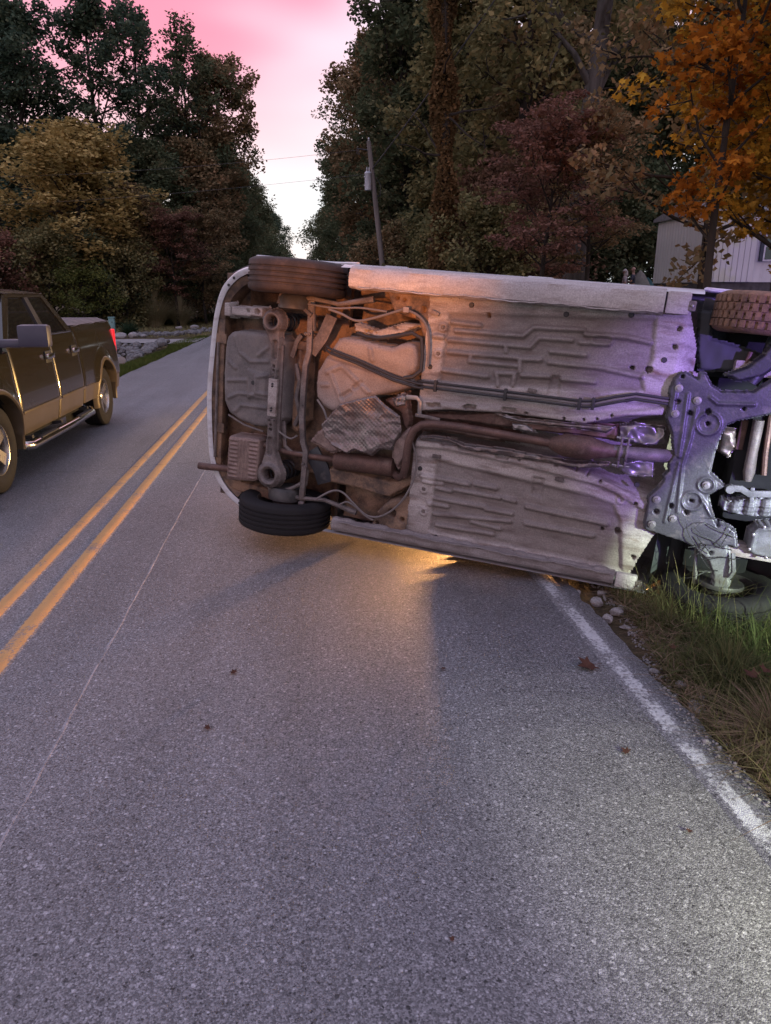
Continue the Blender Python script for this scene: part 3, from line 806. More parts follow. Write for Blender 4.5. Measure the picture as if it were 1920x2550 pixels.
def person(loc, rz, shirt, hair, label, long_hair, arms):
    root = empty('person', loc, (0, 0, rz)); tag(root, label, 'person', 'people standing by the tent')
    # facing +y ; pelvis first
    B = [(0, 0, .95), (0, 0, 1.12), (0, 0, 1.30), (0, -.005, 1.42), (0, .005, 1.50), (0, .02, 1.58), (0, .03, 1.66), (0, .02, 1.72)]
    rB = [(.15, .11), (.135, .10), (.155, .11), (.12, .09), .052, .075, .092, .06]
    E_ = [(i, i + 1) for i in range(7)]
    V = list(B); rr_ = list(rB)
    def chain(st, pts, rs_):
        p = st
        for q, r_ in zip(pts, rs_):
            V.append(q); rr_.append(r_); E_.append((p, len(V) - 1)); p = len(V) - 1
        return p
    for s in (-1, 1):
        chain(0, [(s * .09, 0, .86), (s * .095, .01, .50), (s * .10, -.01, .10), (s * .10, .12, .045)], [.095, .062, .042, .04])
        a = arms[0 if s < 0 else 1]
        w = chain(2, [(s * .175, 0, 1.38)] + [tuple(q) for q in a], [.062, .045, .034, .032])
        tip = Vector(a[-1]); d = (tip - Vector(a[-2])).normalized()
        side = d.orthogonal().normalized()
        for k in range(4):
            o_ = side * (k - 1.5) * .017
            chain(w, [tuple(tip + o_ + d * .03), tuple(tip + o_ * 1.1 + d * (.075 - .008 * abs(k - 1.3)) + Vector((0, 0, -.01)))], [.009, .007])
        chain(w, [tuple(tip + side * .035 + d * .01), tuple(tip + side * .05 + d * .04)], [.010, .008])
    skin_mesh('body', 'skin', V, E_, rr_, root)
    for ex in (-.033, .033):
        m = MB(); m.lathe([(0, -.012), (.009, -.008), (.012, 0), (.009, .008), (0, .012)], (ex, .118, 1.645), 'z', 8); m.build('eye', 'shoe_dark', root, True)
    m = MB(); m.add([(0, .115, 1.65), (-.015, .115, 1.61), (.015, .115, 1.61), (0, .150, 1.615)], [(0, 1, 3), (0, 3, 2), (1, 2, 3)]); m.build('nose', 'skin', root)
    m = MB(); m.box((0, .112, 1.575), (.045, .012, .010)); m.build('mouth', 'trousers', root)
    for s in (-1, 1):
        m = MB(); m.lathe([(0, -.01), (.026, -.006), (.03, .004), (0, .01)], (s * .098, .03, 1.635), 'x', 10); m.build('ear', 'skin', root, True)
    hv = []
    m = MB()
    Vd, Fd = dome((0, .015, 1.655), .108, .105, 16, 6, .5)
    m.add(Vd, Fd)
    if long_hair: m.add(*dome((0, -.03, 1.47), .10, .24, 16, 4, .15))
    m.build('hair', hair, root, True)
    SV = [(0, 0, .93), (0, 0, 1.12), (0, 0, 1.30), (0, -.005, 1.44)]; sr = [(.165, .125), (.15, .115), (.17, .125), (.11, .085)]; SE = [(0, 1), (1, 2), (2, 3)]
    for s in (-1, 1):
        a = arms[0 if s < 0 else 1]; k = len(SV)
        SV += [(s * .178, 0, 1.38), tuple(Vector((s * .178, 0, 1.38)).lerp(Vector(a[0]), .8))]; sr += [.072, .058]; SE += [(2, k), (k, k + 1)]
    skin_mesh('shirt', shirt, SV, SE, sr, root, 1)
    TV = [(0, 0, .93)]; trr = [(.165, .125)]; TE = []
    for s in (-1, 1):
        k = len(TV); TV += [(s * .092, 0, .85), (s * .096, .01, .50), (s * .10, -.01, .12)]; trr += [.105, .075, .062]; TE += [(0, k), (k, k + 1), (k + 1, k + 2)]
    skin_mesh('trousers', 'trousers', TV, TE, trr, root)
    for s in (-1, 1):
        m = MB(); m.box((s * .10, .05, .045), (.10, .27, .09), ch=.03); m.build('shoe', 'shoe_dark', root, True)
    return root
person((14.2, 32, float(gz(14.2, 32)) - .02), R(75), 'shirt_pale', 'hair_pale', 'pale haired person in light top, turned left, beside a dark shirted person', True,
       [[(-.25, .02, 1.12), (-.20, .22, 1.02), (-.16, .27, 1.02)], [(.25, .02, 1.12), (.20, .2, 1.02), (.15, .25, 1.04)]])
person((14.62, 32.1, float(gz(14.6, 32)) + .05), R(60), 'shirt_navy', 'skin', 'short haired person in dark shirt with folded arms standing by the tent', False,
       [[(-.25, .05, 1.12), (-.05, .22, 1.15), (.03, .22, 1.17)], [(.25, .05, 1.12), (.06, .24, 1.10), (-.03, .23, 1.12)]])
# --- left verge: utility box, ornamental grass, riprap, log
pm('teal_plastic', (.16, .30, .29), (.12, .24, .235), rough=.6, scale=3)
bz = float(gz(-9.1, 37.4))
ub = empty('utility_box', (-9.12, 37.45, bz)); tag(ub, 'small teal green utility pedestal standing on the left lawn', 'utility box')
m = MB(); m.box((0, 0, .36), (.27, .20, .72), ch=.015); m.build('housing', 'teal_plastic', ub, True)
m = MB(); m.box((0, 0, .735), (.30, .23, .06), ch=.015); m.build('cap', 'teal_plastic', ub, True)
m = MB(); m.box((.03, -.108, .52), (.04, .02, .06)); m.build('lock', 'wire_grey', ub)
def blades(name, P, H, Wd, rs, mat, lean=.5, seg=3, attr=None, az=None, parent=None):
    n = len(P)
    az = rs.rand(n) * 6.283 if az is None else az
    H = np.broadcast_to(H, (n,)); Wd = np.broadcast_to(Wd, (n,)); ln = np.abs(rs.normal(lean, lean * .55, n))
    d = np.stack([np.cos(az), np.sin(az), 0 * az], -1); s = np.stack([-np.sin(az + rs.normal(0, .5, n)), np.cos(az), 0 * az], -1)
    rows = []
    for k in range(seg + 1):
        t = k / seg
        c = P + d * (ln * H * t ** 1.7)[:, None]
        c[:, 2] += H * t * (1 - .38 * np.minimum(ln, 1.4) * t)
        w = Wd * (1 - t) ** .6 * .5 if k < seg else Wd * 0.02
        rows += [c - s * w[:, None] if hasattr(w, 'shape') else c, c + s * w[:, None] if hasattr(w, 'shape') else c]
    V = np.stack(rows, 1); k2 = 2 * (seg + 1)
    base = (np.arange(n) * k2)[:, None]
    F = np.concatenate([base + np.array([[2 * k, 2 * k + 1, 2 * k + 3, 2 * k + 2]]) for k in range(seg)], 0)
    me = np_mesh(name, V.reshape(-1, 3), F)
    a = rs.rand(n) if attr is None else attr
    add_attr(me, 'rnd', np.repeat(a, k2))
    return link_mesh(name, me, mat, parent)
leafmat('pampas', [(.18, .17, .09), (.34, .30, .17), (.5, .44, .28)], .2)
leafmat('lawn', [(.045, .065, .018), (.075, .10, .024), (.12, .12, .04)], .2)
leafmat('lawn_dry', [(.14, .13, .065), (.23, .21, .095), (.30, .255, .13)], .2)
leafmat('yucca', [(.018, .035, .022), (.03, .055, .03), (.05, .075, .04)], .15)
rsb = np.random.RandomState(5)
for (x, y, hh, n, sp, nm, mt, lb) in [(-8.6, 45.4, 2.3, 1600, .9, 'ornamental_grass', 'pampas', 'tall tan ornamental grass clump on the left lawn'),
                                     (-7.3, 46.5, 1.7, 1000, .7, 'ornamental_grass', 'pampas', 'shorter ornamental grass clump right of the tall one'),
                                     (-7.8, 34.9, .85, 260, .30, 'yucca_plant', 'yucca', 'dark green spiky yucca plant beside the pale stones')]:
    rt = empty(nm, (x, y, float(gz(x, y)))); tag(rt, lb, 'plant')
    az = rsb.rand(n) * 6.283; rad = sp * np.sqrt(rsb.rand(n)) * .5
    Pn = np.stack([rad * np.cos(az), rad * np.sin(az), 0 * az], -1)
    blades('blade_tuft', Pn, hh * rsb.uniform(.5, 1.05, n), .035 if mt == 'yucca' else .02, rsb, mt, .75 if mt != 'yucca' else .85, 4, None, az, rt)
    if mt == 'pampas':
        k = n // 8; az = rsb.rand(k) * 6.283
        blades('plume', np.stack([.1 * np.cos(az), .1 * np.sin(az), 0 * az + hh * .5], -1), hh * .62, .05, rsb, mt, .22, 3, rsb.uniform(.7, 1, k), az, rt)
# stones
pm('rock_grey', (.17, .165, .16), (.085, .082, .082), c3=(.26, .25, .235), rough=.9, bump=.6, bscale=14, scale=3)
pm('rock_pale', (.33, .31, .30), (.20, .19, .185), rough=.9, bump=.4, bscale=40, scale=8)
def rock_mesh(name, seed, sub=2, flat=.7):
    rs = random.Random(seed); bm = bmesh.new()
    bmesh.ops.create_icosphere(bm, subdivisions=sub, radius=.5)
    ax = [Vector((rs.gauss(0, 1), rs.gauss(0, 1), rs.gauss(0, 1))).normalized() for _ in range(7)]
    cut = [rs.uniform(.28, .45) for _ in ax]
    sx, sy, sz = rs.uniform(.8, 1.3), rs.uniform(.65, 1.0), rs.uniform(.5, .85) * flat * 1.3
    for v in bm.verts:
        for a, c in zip(ax, cut):
            d = v.co.dot(a)
            if d > c: v.co -= a * (d - c) * .92
        v.co += Vector((rs.gauss(0, .012), rs.gauss(0, .012), rs.gauss(0, .012)))
        v.co = Vector((v.co.x * sx, v.co.y * sy, v.co.z * sz))
    me = bpy.data.meshes.new(name); bm.to_mesh(me); bm.free(); return me
ROCKS = [rock_mesh('rock', i, 2) for i in range(7)]
for r_ in ROCKS: r_.materials.append(MATS['rock_grey'])
rp = empty('stone_riprap', (-5.4, 22.8, float(gz(-5.4, 22.8)))); tag(rp, 'heap of broken grey stones lining the ditch beside the left road edge', 'rock pile')
rsk = np.random.RandomState(21); k = 0; placed = []
while k < 290:
    y = rsk.uniform(19.6, 27.2); u = rsk.rand()
    x = -4.75 - u * (2.6 if y > 21 else 1.7) - max(0, (22 - y)) * .12
    if y > 25.5 and x < -6.6: continue
    s = rsk.uniform(.17, .38) * (1.0 if rsk.rand() < .85 else 1.35)
    if any((x - a) ** 2 + (y - b_) ** 2 < (.30 * (s + c_)) ** 2 for a, b_, c_ in placed):
        k += .15; continue
    placed.append((x, y, s))
    o = bpy.data.objects.new('rock', ROCKS[len(placed) % 7]); COL.objects.link(o); o.parent = rp
    o.location = (x + 5.4, y - 22.8, float(gz(x, y)) + s * .22 + .14 * sstep(20, 26, y) - rp.location.z)
    o.rotation_euler = (rsk.uniform(-.5, .5), rsk.uniform(-.5, .5), rsk.rand() * 6.28); o.scale = (s, s, s); k += 1
rp2 = empty('stone_riprap', (-5.6, 38.2, float(gz(-5.6, 38.2)))); tag(rp2, 'thin strip of grey stones beyond the driveway near the left road edge', 'rock pile')
for i in range(90):
    x = rsk.uniform(-7.6, -4.5); y = 34.3 + (x + 7.6) * .9 + rsk.normal(0, .55) + (3.2 if x > -5.6 else 0) * rsk.rand(); s = rsk.uniform(.2, .42)
    o = bpy.data.objects.new('rock', ROCKS[i % 7]); COL.objects.link(o); o.parent = rp2
    o.location = (x + 5.6, y - 38.2, float(gz(x, y)) + s * .15 - rp2.location.z); o.rotation_euler = (rsk.uniform(-.4, .4), rsk.uniform(-.4, .4), rsk.rand() * 6.28); o.scale = (s, s, s)
for (x, y, s, lb) in [(-7.75, 33.1, .62, 'largest of the pale stones below the yucca plant'), (-7.25, 33.3, .45, 'middle pale stone below the yucca plant'), (-6.9, 33.6, .36, 'small pale stone right of the yucca plant'),
                      (-6.6, 41.5, .5, 'pale stone at the foot of the ornamental grass'), (-5.9, 42.4, .42, 'pale stone on the brown bank right of the ornamental grass')]:
    o = bpy.data.objects.new('boulder', ROCKS[int(s * 100) % 7]); COL.objects.link(o); o.location = (x, y, float(gz(x, y)) + s * .16); o.scale = (s, s, s); o.rotation_euler = (0, 0, s * 30)
    o.material_slots[0].link = 'OBJECT'; o.material_slots[0].material = MATS['rock_pale']; tag(o, lb, 'rock', 'pale stones on the left lawn')
pm('log_grey', (.36, .32, .29), (.24, .21, .19), rough=.9, bump=.7, bscale=20, stretch=(.3, 1, 1))
m = MB(); A = Vector((-6.0, 22.4, float(gz(-6, 22.4)) + .26)); Bq = Vector((-4.72, 20.0, float(gz(-4.7, 20)) + .14))
m.tube([A.lerp(Bq, i / 8) + Vector((0, 0, .015 * math.sin(i * 1.7))) for i in range(9)], [.12, .125, .12, .118, .12, .11, .115, .11, .105], 10)
tag(m.build('fallen_log', 'log_grey', None, True), 'pale barkless log lying along the stone heap behind the pickup', 'log')
# mown grass strip and rough lawn on the left
def scatter(n, fx, rs): return fx(n, rs)
rg = np.random.RandomState(9)
n = 26000; y = 11 + 22 * rg.rand(n) ** 1.2; wdt = .75 + .25 * np.sin(y * .7) + np.clip((15 - y) * .3, 0, 1.5); x = -3.97 - wdt * rg.rand(n) ** .8
tag(blades('grass_verge', np.stack([x, y, gz(x, y) - .01], -1), rg.uniform(.05, .15, n), .014, rg, 'lawn', .5, 2), 'mown bright green grass strip along the left road edge', 'grass', kind='stuff')
n = 26000; y = 27 + 26 * rg.rand(n); x = -4.3 - 12 * rg.rand(n) ** 1.1
ok = ~((y > 28.2 - (x + 4) * .06) & (y < 33.4 - (x + 4) * .06)); x = x[ok]; y = y[ok]; n = len(x)
tag(blades('rough_lawn', np.stack([x, y, gz(x, y) - .01], -1), rg.uniform(.04, .16, n), .025, rg, 'lawn_dry', .7, 2), 'dull short lawn sloping up to the left wood', 'grass', kind='stuff')
# ================================================================== PICKUP TRUCK (x forward, y left, z up)
pm('truck_arch', (.11, .083, .048), (.09, .068, .04), rough=.4, metal=.3, coat=.3)
pm('truck_paint', (.046, .037, .023), (.038, .031, .019), rough=.26, metal=.6, coat=.9, rvar=.03, scale=2)
pm('truck_tan', (.12, .092, .055), (.10, .076, .046), rough=.36, metal=.35, coat=.5, rvar=.05, scale=2, dirt=(.16, .12, .08), dlo=.6, dhi=.85, dscale=4)
pm('truck_chrome', (.62, .60, .58), (.5, .48, .46), rough=.16, metal=1.0, rvar=.05)
pm('alloy', (.50, .48, .46), (.40, .38, .36), rough=.26, metal=.95, rvar=.06)
pm('tyre_rubber', (.017, .016, .017), (.024, .022, .022), rough=.8, spec=.2, bump=.25, bscale=70, scale=8)
pm('plastic_dark', (.018, .018, .02), (.026, .025, .026), rough=.6)
pm('tonneau_vinyl', (.05, .045, .05), (.04, .036, .04), rough=.5)
pm('mirror_shell', (.06, .058, .085), (.05, .048, .07), rough=.42)
pm('well_black', (.008, .008, .009), rough=.95)
emat('tail_red', (1, .03, .05), .6, (.35, .01, .01))
emat('headlamp_glass', (1, .9, .75), .6, (.5, .5, .5))
mgl, tgl, ogl = newmat('car_glass')
N = NT(tgl); bgl = N.n('ShaderNodeBsdfPrincipled', {'Base Color': (.010, .010, .011, 1), 'Roughness': .03, 'Specular IOR Level': .7, 'Coat Weight': .3}); tgl.links.new(bgl.outputs[0], ogl.inputs[0])
TK = empty('pickup_truck', (-3.63, 8.4, .012), (0, 0, R(-90)))
tag(TK, 'dark bronze pickup with tan lower body driving towards the camera in the left lane', 'pickup truck')
ZP = [.36, .40, .46, .54, .61, .625, .66, .72, .80, .90, .98, 1.04, 1.12, 1.20, 1.27, 1.345]
YP = [.935, .955, .970, .982, .990, .998, 1.000, 1.000, .995, .985, .978, .972, .962, .950, .935, .905]
def yw(z): return float(np.interp(z, ZP, YP))
AX = (1.80, -1.80); WR = .385; WZ = .385
def side_panel(name, x0, x1, z0, z1, mat, side, parent, arch=True, ch=.012, flare=0.0):
    xs = np.unique(np.concatenate([np.arange(x0, x1, .035), [x1]]))
    zs = sorted(set([z for z in ZP if z0 < z < z1] + [z0, z1] + list(np.arange(z0, z1, .05))))
    V = []; F = []
    def edge(x): # soft turn-in at the shut lines
        d = min(x - x0, x1 - x); return -.010 * max(0, 1 - d / ch) ** 2
    nz_ = len(zs)
    for x in xs:
        for z in zs:
            y = yw(z) + edge(x)
            if flare:
                r = min(math.hypot(x - a, z - WZ) for a in AX); y += flare * max(0, 1 - max(0, r - .50) / .16) ** 2
            V.append((x, side * y, z))
    for i in range(len(xs) - 1):
        for j in range(nz_ - 1):
            cx = (xs[i] + xs[i + 1]) / 2; cz = (zs[j] + zs[j + 1]) / 2
            if arch and any(math.hypot(cx - a, cz - WZ - .02) < .478 for a in AX): continue
            F.append((i * nz_ + j, (i + 1) * nz_ + j, (i + 1) * nz_ + j + 1, i * nz_ + j + 1))
    # returns into the gap so that the panel has thickness
    for (i, rev) in ((0, 0), (len(xs) - 1, 1)):
        k = len(V)
        for j, z in enumerate(zs): V.append((xs[i], side * (yw(z) - .06), z))
        for j in range(nz_ - 1):
            a = i * nz_ + j
            F.append((a, a + 1, k + j + 1, k + j))
    m = MB(); m.add(V, F); return m.build(name, mat, parent, True)
for s in (1, -1):
    side_panel('bed_side', -2.60, -.815, .625, 1.345, 'truck_paint', s, TK, flare=.035)
    side_panel('bed_lower_panel', -2.60, -2.24, .42, .62, 'truck_tan', s, TK, flare=.035)
    side_panel('bed_lower_panel', -1.36, -.815, .42, .62, 'truck_tan', s, TK, flare=.035)
    rd = side_panel('rear_door', -.795, .128, .625, 1.275, 'truck_paint', s, TK)
    side_panel('lower_panel', -.795, .128, .40, .62, 'truck_tan', s, rd)
    fd = side_panel('front_door', .146, 1.285, .625, 1.275, 'truck_paint', s, TK)
    side_panel('lower_panel', .146, 1.285, .40, .62, 'truck_tan', s, fd)
    side_panel('front_fender', 1.303, 2.60, .625, 1.18, 'truck_paint', s, TK, flare=.035)
    side_panel('fender_lower_panel', 2.24, 2.60, .42, .62, 'truck_tan', s, TK, flare=.035)
    for dr, hx in ((rd, -.60), (fd, .30)):
        m = MB(); m.box((hx, s * (yw(1.07) + .026), 1.075), (.21, .04, .055), ch=.014); h_ = m.build('handle', 'truck_chrome', dr, True)
        m = MB(); m.box((hx, s * (yw(1.07) + .004), 1.068), (.19, .014, .12), ch=.004); m.build('handle_cup', 'plastic_dark', dr, True)
        m = MB(); m.lathe([(0, 0), (.013, 0), (.013, .008), (0, .01)], (hx - .115, s * (yw(1.07) + .002), 1.075), 'y', 10); m.build('lock', 'plastic_dark', dr)
    for (a, b_) in ((-.80, .128), (.146, 1.285)):
        m = MB(); m.box(((a + b_) / 2, s * (yw(.62) + .008), .622), (b_ - a - .03, .022, .028), ch=.008); m.build('side_moulding', 'truck_tan', rd if a < 0 else fd, True)
    # wheel-arch flares
    for ax in AX:
        prof = [(.455, -.10), (.455, .030), (.466, .044), (.488, .040), (.510, .020), (.525, -.02)]
        V = []; F = []; n = 30
        for k in range(n + 1):
            t = R(-14 + 208 * k / n)
            for r, h_ in prof: V.append((ax + r * math.cos(t), s * (yw(max(.42, WZ + .02 + r * math.sin(t))) + h_), WZ + .02 + r * math.sin(t)))
        q = len(prof)
        for k in range(n):
            for j in range(q - 1): F.append((k * q + j, k * q + j + 1, (k + 1) * q + j + 1, (k + 1) * q + j))
        m = MB(); m.add(V, F); m.build('wheel_arch', 'truck_arch', TK, True)
        m = MB()
        V = []; F = []
        for k in range(n + 1):
            t = R(-20 + 220 * k / n)
            for h_ in (.60, .93): V.append((ax + .47 * math.cos(t), s * h_, WZ + .47 * math.sin(t)))
        for k in range(n): F.append((2 * k, 2 * k + 1, 2 * k + 3, 2 * k + 2))
        V += [(ax - .6, s * .60, .1), (ax + .6, s * .60, .1), (ax + .6, s * .60, 1.0), (ax - .6, s * .60, 1.0)]; F.append((len(V) - 4, len(V) - 3, len(V) - 2, len(V) - 1))
        m.add(V, F); m.build('wheel_well', 'well_black', TK)
    # greenhouse on a ruled surface from belt to roof rail
    def G(x, t, off=0.0): return (x, s * (.925 - .185 * t + off), 1.278 + .43 * t)
    def gpoly(poly, o0, o1, name, mat, parent=TK):
        n = len(poly); V = [G(x, t, o0) for x, t in poly] + [G(x, t, o1) for x, t in poly]
        F = [tuple(range(n)), tuple(range(n, 2 * n))[::-1]] + [(i, (i + 1) % n, n + (i + 1) % n, n + i) for i in range(n)]
        m = MB(); m.add(V, F); return m.build(name, mat, parent, False, .004)
    gpoly([(1.30, 0), (1.18, 0), (.58, .90), (.70, .98)], 0, -.06, 'pillar', 'truck_paint')
    gpoly([(.20, 0), (.06, 0), (.06, .90), (.17, .90)], 0.004, -.06, 'pillar', 'plastic_dark')
    gpoly([(-.62, 0), (-.80, 0), (-.46, 1.0), (-.36, .90)], 0, -.06, 'pillar', 'truck_paint')
    gpoly([(.70, .90), (-.42, .90), (-.46, 1.0), (.66, 1.0)], .003, -.06, 'roof_rail', 'truck_paint')
    gpoly([(1.18, 0.03), (.20, 0.03), (.17, .90), (.58, .90)], -.016, -.024, 'window', 'car_glass', fd)
    gpoly([(.06, 0.03), (-.62, .03), (-.36, .90), (.06, .90)], -.016, -.024, 'window', 'car_glass', rd)
    for (a, b_, dr) in ((.16, 1.25, fd), (-.70, .10, rd)):
        m = MB(); m.tube([G(a, .02, .006), G(b_, .02, .006)], .011, 6); m.build('belt_moulding', 'truck_chrome', dr, True)
    # mirror
    mir = MB(); mir.box((1.38, s * 1.235, 1.335), (.13, .27, .20), ch=.035); mo = mir.build('mirror', 'mirror_shell', TK, True)
    m = MB(); m.box((1.318, s * 1.235, 1.335), (.012, .235, .17), ch=.004); m.build('mirror_glass', 'truck_chrome', mo)
    m = MB(); m.box((1.36, s * 1.03, 1.268), (.10, .22, .075), ch=.025); m.build('mirror_arm', 'mirror_shell', mo, True)
    # tubular side step
    m = MB(); m.tube([(-1.02, s * .86, .36), (-1.00, s * .97, .315), (-.93, s * 1.005, .295), (0, s * 1.01, .29), (1.16, s * 1.005, .295), (1.26, s * .97, .31), (1.30, s * .86, .36)], .044, 12); st = m.build('side_step', 'truck_chrome', TK, True)
    for xx in (-.62, .70): m = MB(); m.box((xx, s * 1.01, .334), (.52, .062, .014), ch=.004); m.build('step_pad', 'plastic_dark', st, True)
    for xx in (-.8, .2, 1.1): m = MB(); m.box((xx, s * .83, .345), (.05, .34, .03), rot=(R(8) * s, 0, 0)); m.build('step_bracket', 'plastic_dark', st)
    # tail lamp, mud flap
    m = MB(); m.box((-2.565, s * .935, 1.03), (.115, .082, .40), ch=.022); tl = m.build('tail_light', 'tail_red', TK, True)
    m = MB(); m.box((-2.555, s * .945, .89), (.10, .066, .07), ch=.01); m.build('reverse_lens', 'trim_white', tl, True)
    m = MB(); m.box((2.56, s * .76, .98), (.16, .34, .25), ch=.03); m.build('headlight', 'headlamp_glass', TK, True)
# rest of the cab and body
V = []; F = []
xs = np.linspace(-.50, .78, 20); ys = np.linspace(-.755, .755, 13)
for x in xs:
    for y in ys:
        e = min((x + .50) / .16, (.78 - x) / .3, 1); z = 1.705 + .055 * (1 - (abs(y) / .755) ** 3) * min(1, max(0, e)) ** .5
        V.append((x, y, z))
for i in range(19):
    for j in range(12): F.append((i * 13 + j, (i + 1) * 13 + j, (i + 1) * 13 + j + 1, i * 13 + j + 1))
m = MB(); m.add(V, F); m.build('roof', 'truck_paint', TK, True)
m = MB(); m.add([(.74, .70, 1.70), (.74, -.70, 1.70), (1.36, -.86, 1.24), (1.36, .86, 1.24)], [(0, 1, 2, 3)]); m.build('windshield', 'car_glass', TK)
m = MB(); m.add([(-.46, .68, 1.69), (-.46, -.68, 1.69), (-.78, -.84, 1.27), (-.78, .84, 1.27)], [(0, 1, 2, 3)]); m.build('rear_window', 'car_glass', TK)
m = MB(); m.box((.26, 0, .80), (2.06, 1.80, .90)); m.build('cab_floor', 'well_black', TK)
m = MB(); m.box((-1.72, 0, .85), (1.78, 1.16, .80)); m.build('bed_floor', 'well_black', TK)
m = MB(); m.box((0, 0, .46), (5.0, .9, .22)); m.build('frame', 'well_black', TK)
V = []; F = []
xs = np.linspace(1.30, 2.62, 14); ys = np.linspace(-.93, .93, 15)
for x in xs:
    for y in ys:
        u = (x - 1.3) / 1.32; V.append((x, y * (1 - .05 * u ** 3), 1.255 - .06 * u - .10 * max(0, u - .8) / .2 - .07 * (abs(y) / .93) ** 4 + .02 * (abs(abs(y) - .5) < .1)))
for i in range(13):
    for j in range(14): F.append((i * 15 + j, (i + 1) * 15 + j, (i + 1) * 15 + j + 1, i * 15 + j + 1))
m = MB(); m.add(V, F); m.build('hood', 'truck_paint', TK, True)
m = MB(); m.box((2.60, 0, .88), (.10, 1.15, .40), ch=.03); gr = m.build('grille', 'plastic_dark', TK, True)
for zz in (.76, .88, 1.0): m = MB(); m.box((2.66, 0, zz), (.03, 1.08, .05), ch=.01); m.build('grille_bar', 'truck_chrome', gr, True)
m = MB(); m.box((2.66, 0, .56), (.20, 1.90, .24), ch=.05); m.build('front_bumper', 'truck_chrome', TK, True)
m = MB(); m.box((-2.72, 0, .565), (.17, 1.88, .22), ch=.05); rb = m.build('rear_bumper', 'truck_chrome', TK, True)
m = MB(); m.box((-2.585, 0, .95), (.05, 1.70, .72), ch=.015); m.build('tailgate', 'truck_paint', TK, True)
# folded soft cover over the bed
V = []; F = []
xs = np.linspace(-2.58, -.83, 24); ys = np.linspace(-.915, .915, 17)
for x in xs:
    for y in ys:
        e = min(1, (x + 2.58) / .16, (-.83 - x) / .05 + .3); d = min(1, (.915 - abs(y)) / .09)
        V.append((x, y, 1.338 + .055 * max(0, e) ** .5 * max(0, d) ** .5 + .006 * math.sin(x * 9)))
for i in range(23):
    for j in range(16): F.append((i * 17 + j, (i + 1) * 17 + j, (i + 1) * 17 + j + 1, i * 17 + j + 1))
m = MB(); m.add(V, F); m.build('bed_cover', 'tonneau_vinyl', TK, True)
def make_wheel(parent, loc, out, r, w, rim_r, tyre_mat, rim_mat, spokes=6, grooves=4, lugs=0, name='wheel', hub='plastic_dark'):
    """wheel part > tyre, rim ; axis along y, 'out' = +1/-1 side showing the spokes"""
    wh = MB()
    wh.lathe([(.0, out * .05), (.07, out * .05), (.085, 0), (.085, -out * w * .35), (0, -out * w * .35)], (0, 0, 0), 'y', 16)
    W_ = wh.build(name, hub, parent, True); W_.location = loc
    h = w / 2; P = [(rim_r * .97, -h * .86), (rim_r * 1.03, -h * .95), (rim_r + (r - rim_r) * .35, -h * 1.05), (rim_r + (r - rim_r) * .7, -h * 1.03), (r * .975, -h * .90), (r * .995, -h * .78)]
    for g in range(grooves):
        c = -h * .78 + (g + .5) * 2 * h * .78 / grooves * 1.0; gw = h * .05; 
        c = -h * .78 + (g + 1) * (2 * h * .78) / (grooves + 1)
        P += [(r, c - gw * 1.4), (r - .008, c - gw), (r - .008, c + gw), (r, c + gw * 1.4)]
    P += [(r * .995, h * .78), (r * .975, h * .90), (rim_r + (r - rim_r) * .7, h * 1.03), (rim_r + (r - rim_r) * .35, h * 1.05), (rim_r * 1.03, h * .95), (rim_r * .97, h * .86)]
    m = MB(); m.lathe(P, (0, 0, 0), 'y', 56)
    if lugs:
        for k in range(lugs):
            for q, s in enumerate((-1, -.33, .33, 1)):
                t = 2 * math.pi * (k + .5 * (q % 2)) / lugs
                m.box((math.cos(t) * (r + .002), s * h * .62, math.sin(t) * (r + .002)), (.010, h * .36, 2 * math.pi * r / lugs * .62), rot=(0, -t, 0))
    ty = m.build('tyre', tyre_mat, W_, True)
    m = MB()
    m.lathe([(rim_r * 1.02, -h * .9), (rim_r * .96, -h * .86), (rim_r * .90, -h * .4), (rim_r * .88, h * .4), (rim_r * .96, h * .86), (rim_r * 1.02, h * .9)], (0, 0, 0), 'y', 40)
    yo = out * h * .55
    for k in range(spokes):
        t = 2 * math.pi * k / spokes
        c, s = math.cos(t), math.sin(t)
        def pt(rad, side, y): return (rad * c - side * s, y, rad * s + side * c)
        w0, w1 = rim_r * .20, rim_r * .24
        V = [pt(.04, -w0, yo), pt(.04, w0, yo), pt(rim_r * .92, w1, yo + out * .02), pt(rim_r * .92, -w1, yo + out * .02), pt(.04, -w0, yo - out * .04), pt(.04, w0, yo - out * .04), pt(rim_r * .92, w1, yo - out * .02), pt(rim_r * .92, -w1, yo - out * .02)]
        m.add(V, [(0, 1, 2, 3), (4, 7, 6, 5), (0, 4, 5, 1), (1, 5, 6, 2), (2, 6, 7, 3), (3, 7, 4, 0)])
    m.lathe([(0, yo + out * .02), (.05, yo + out * .02), (.075, yo), (.075, yo - out * .05)], (0, 0, 0), 'y', 20)
    m.build('rim', rim_mat, W_, True)
    return W_
for ax in AX:
    for s in (1, -1): make_wheel(TK, (ax, s * .835, WR - .004), s, WR, .265, .232, 'tyre_rubber', 'alloy', 5, 4)
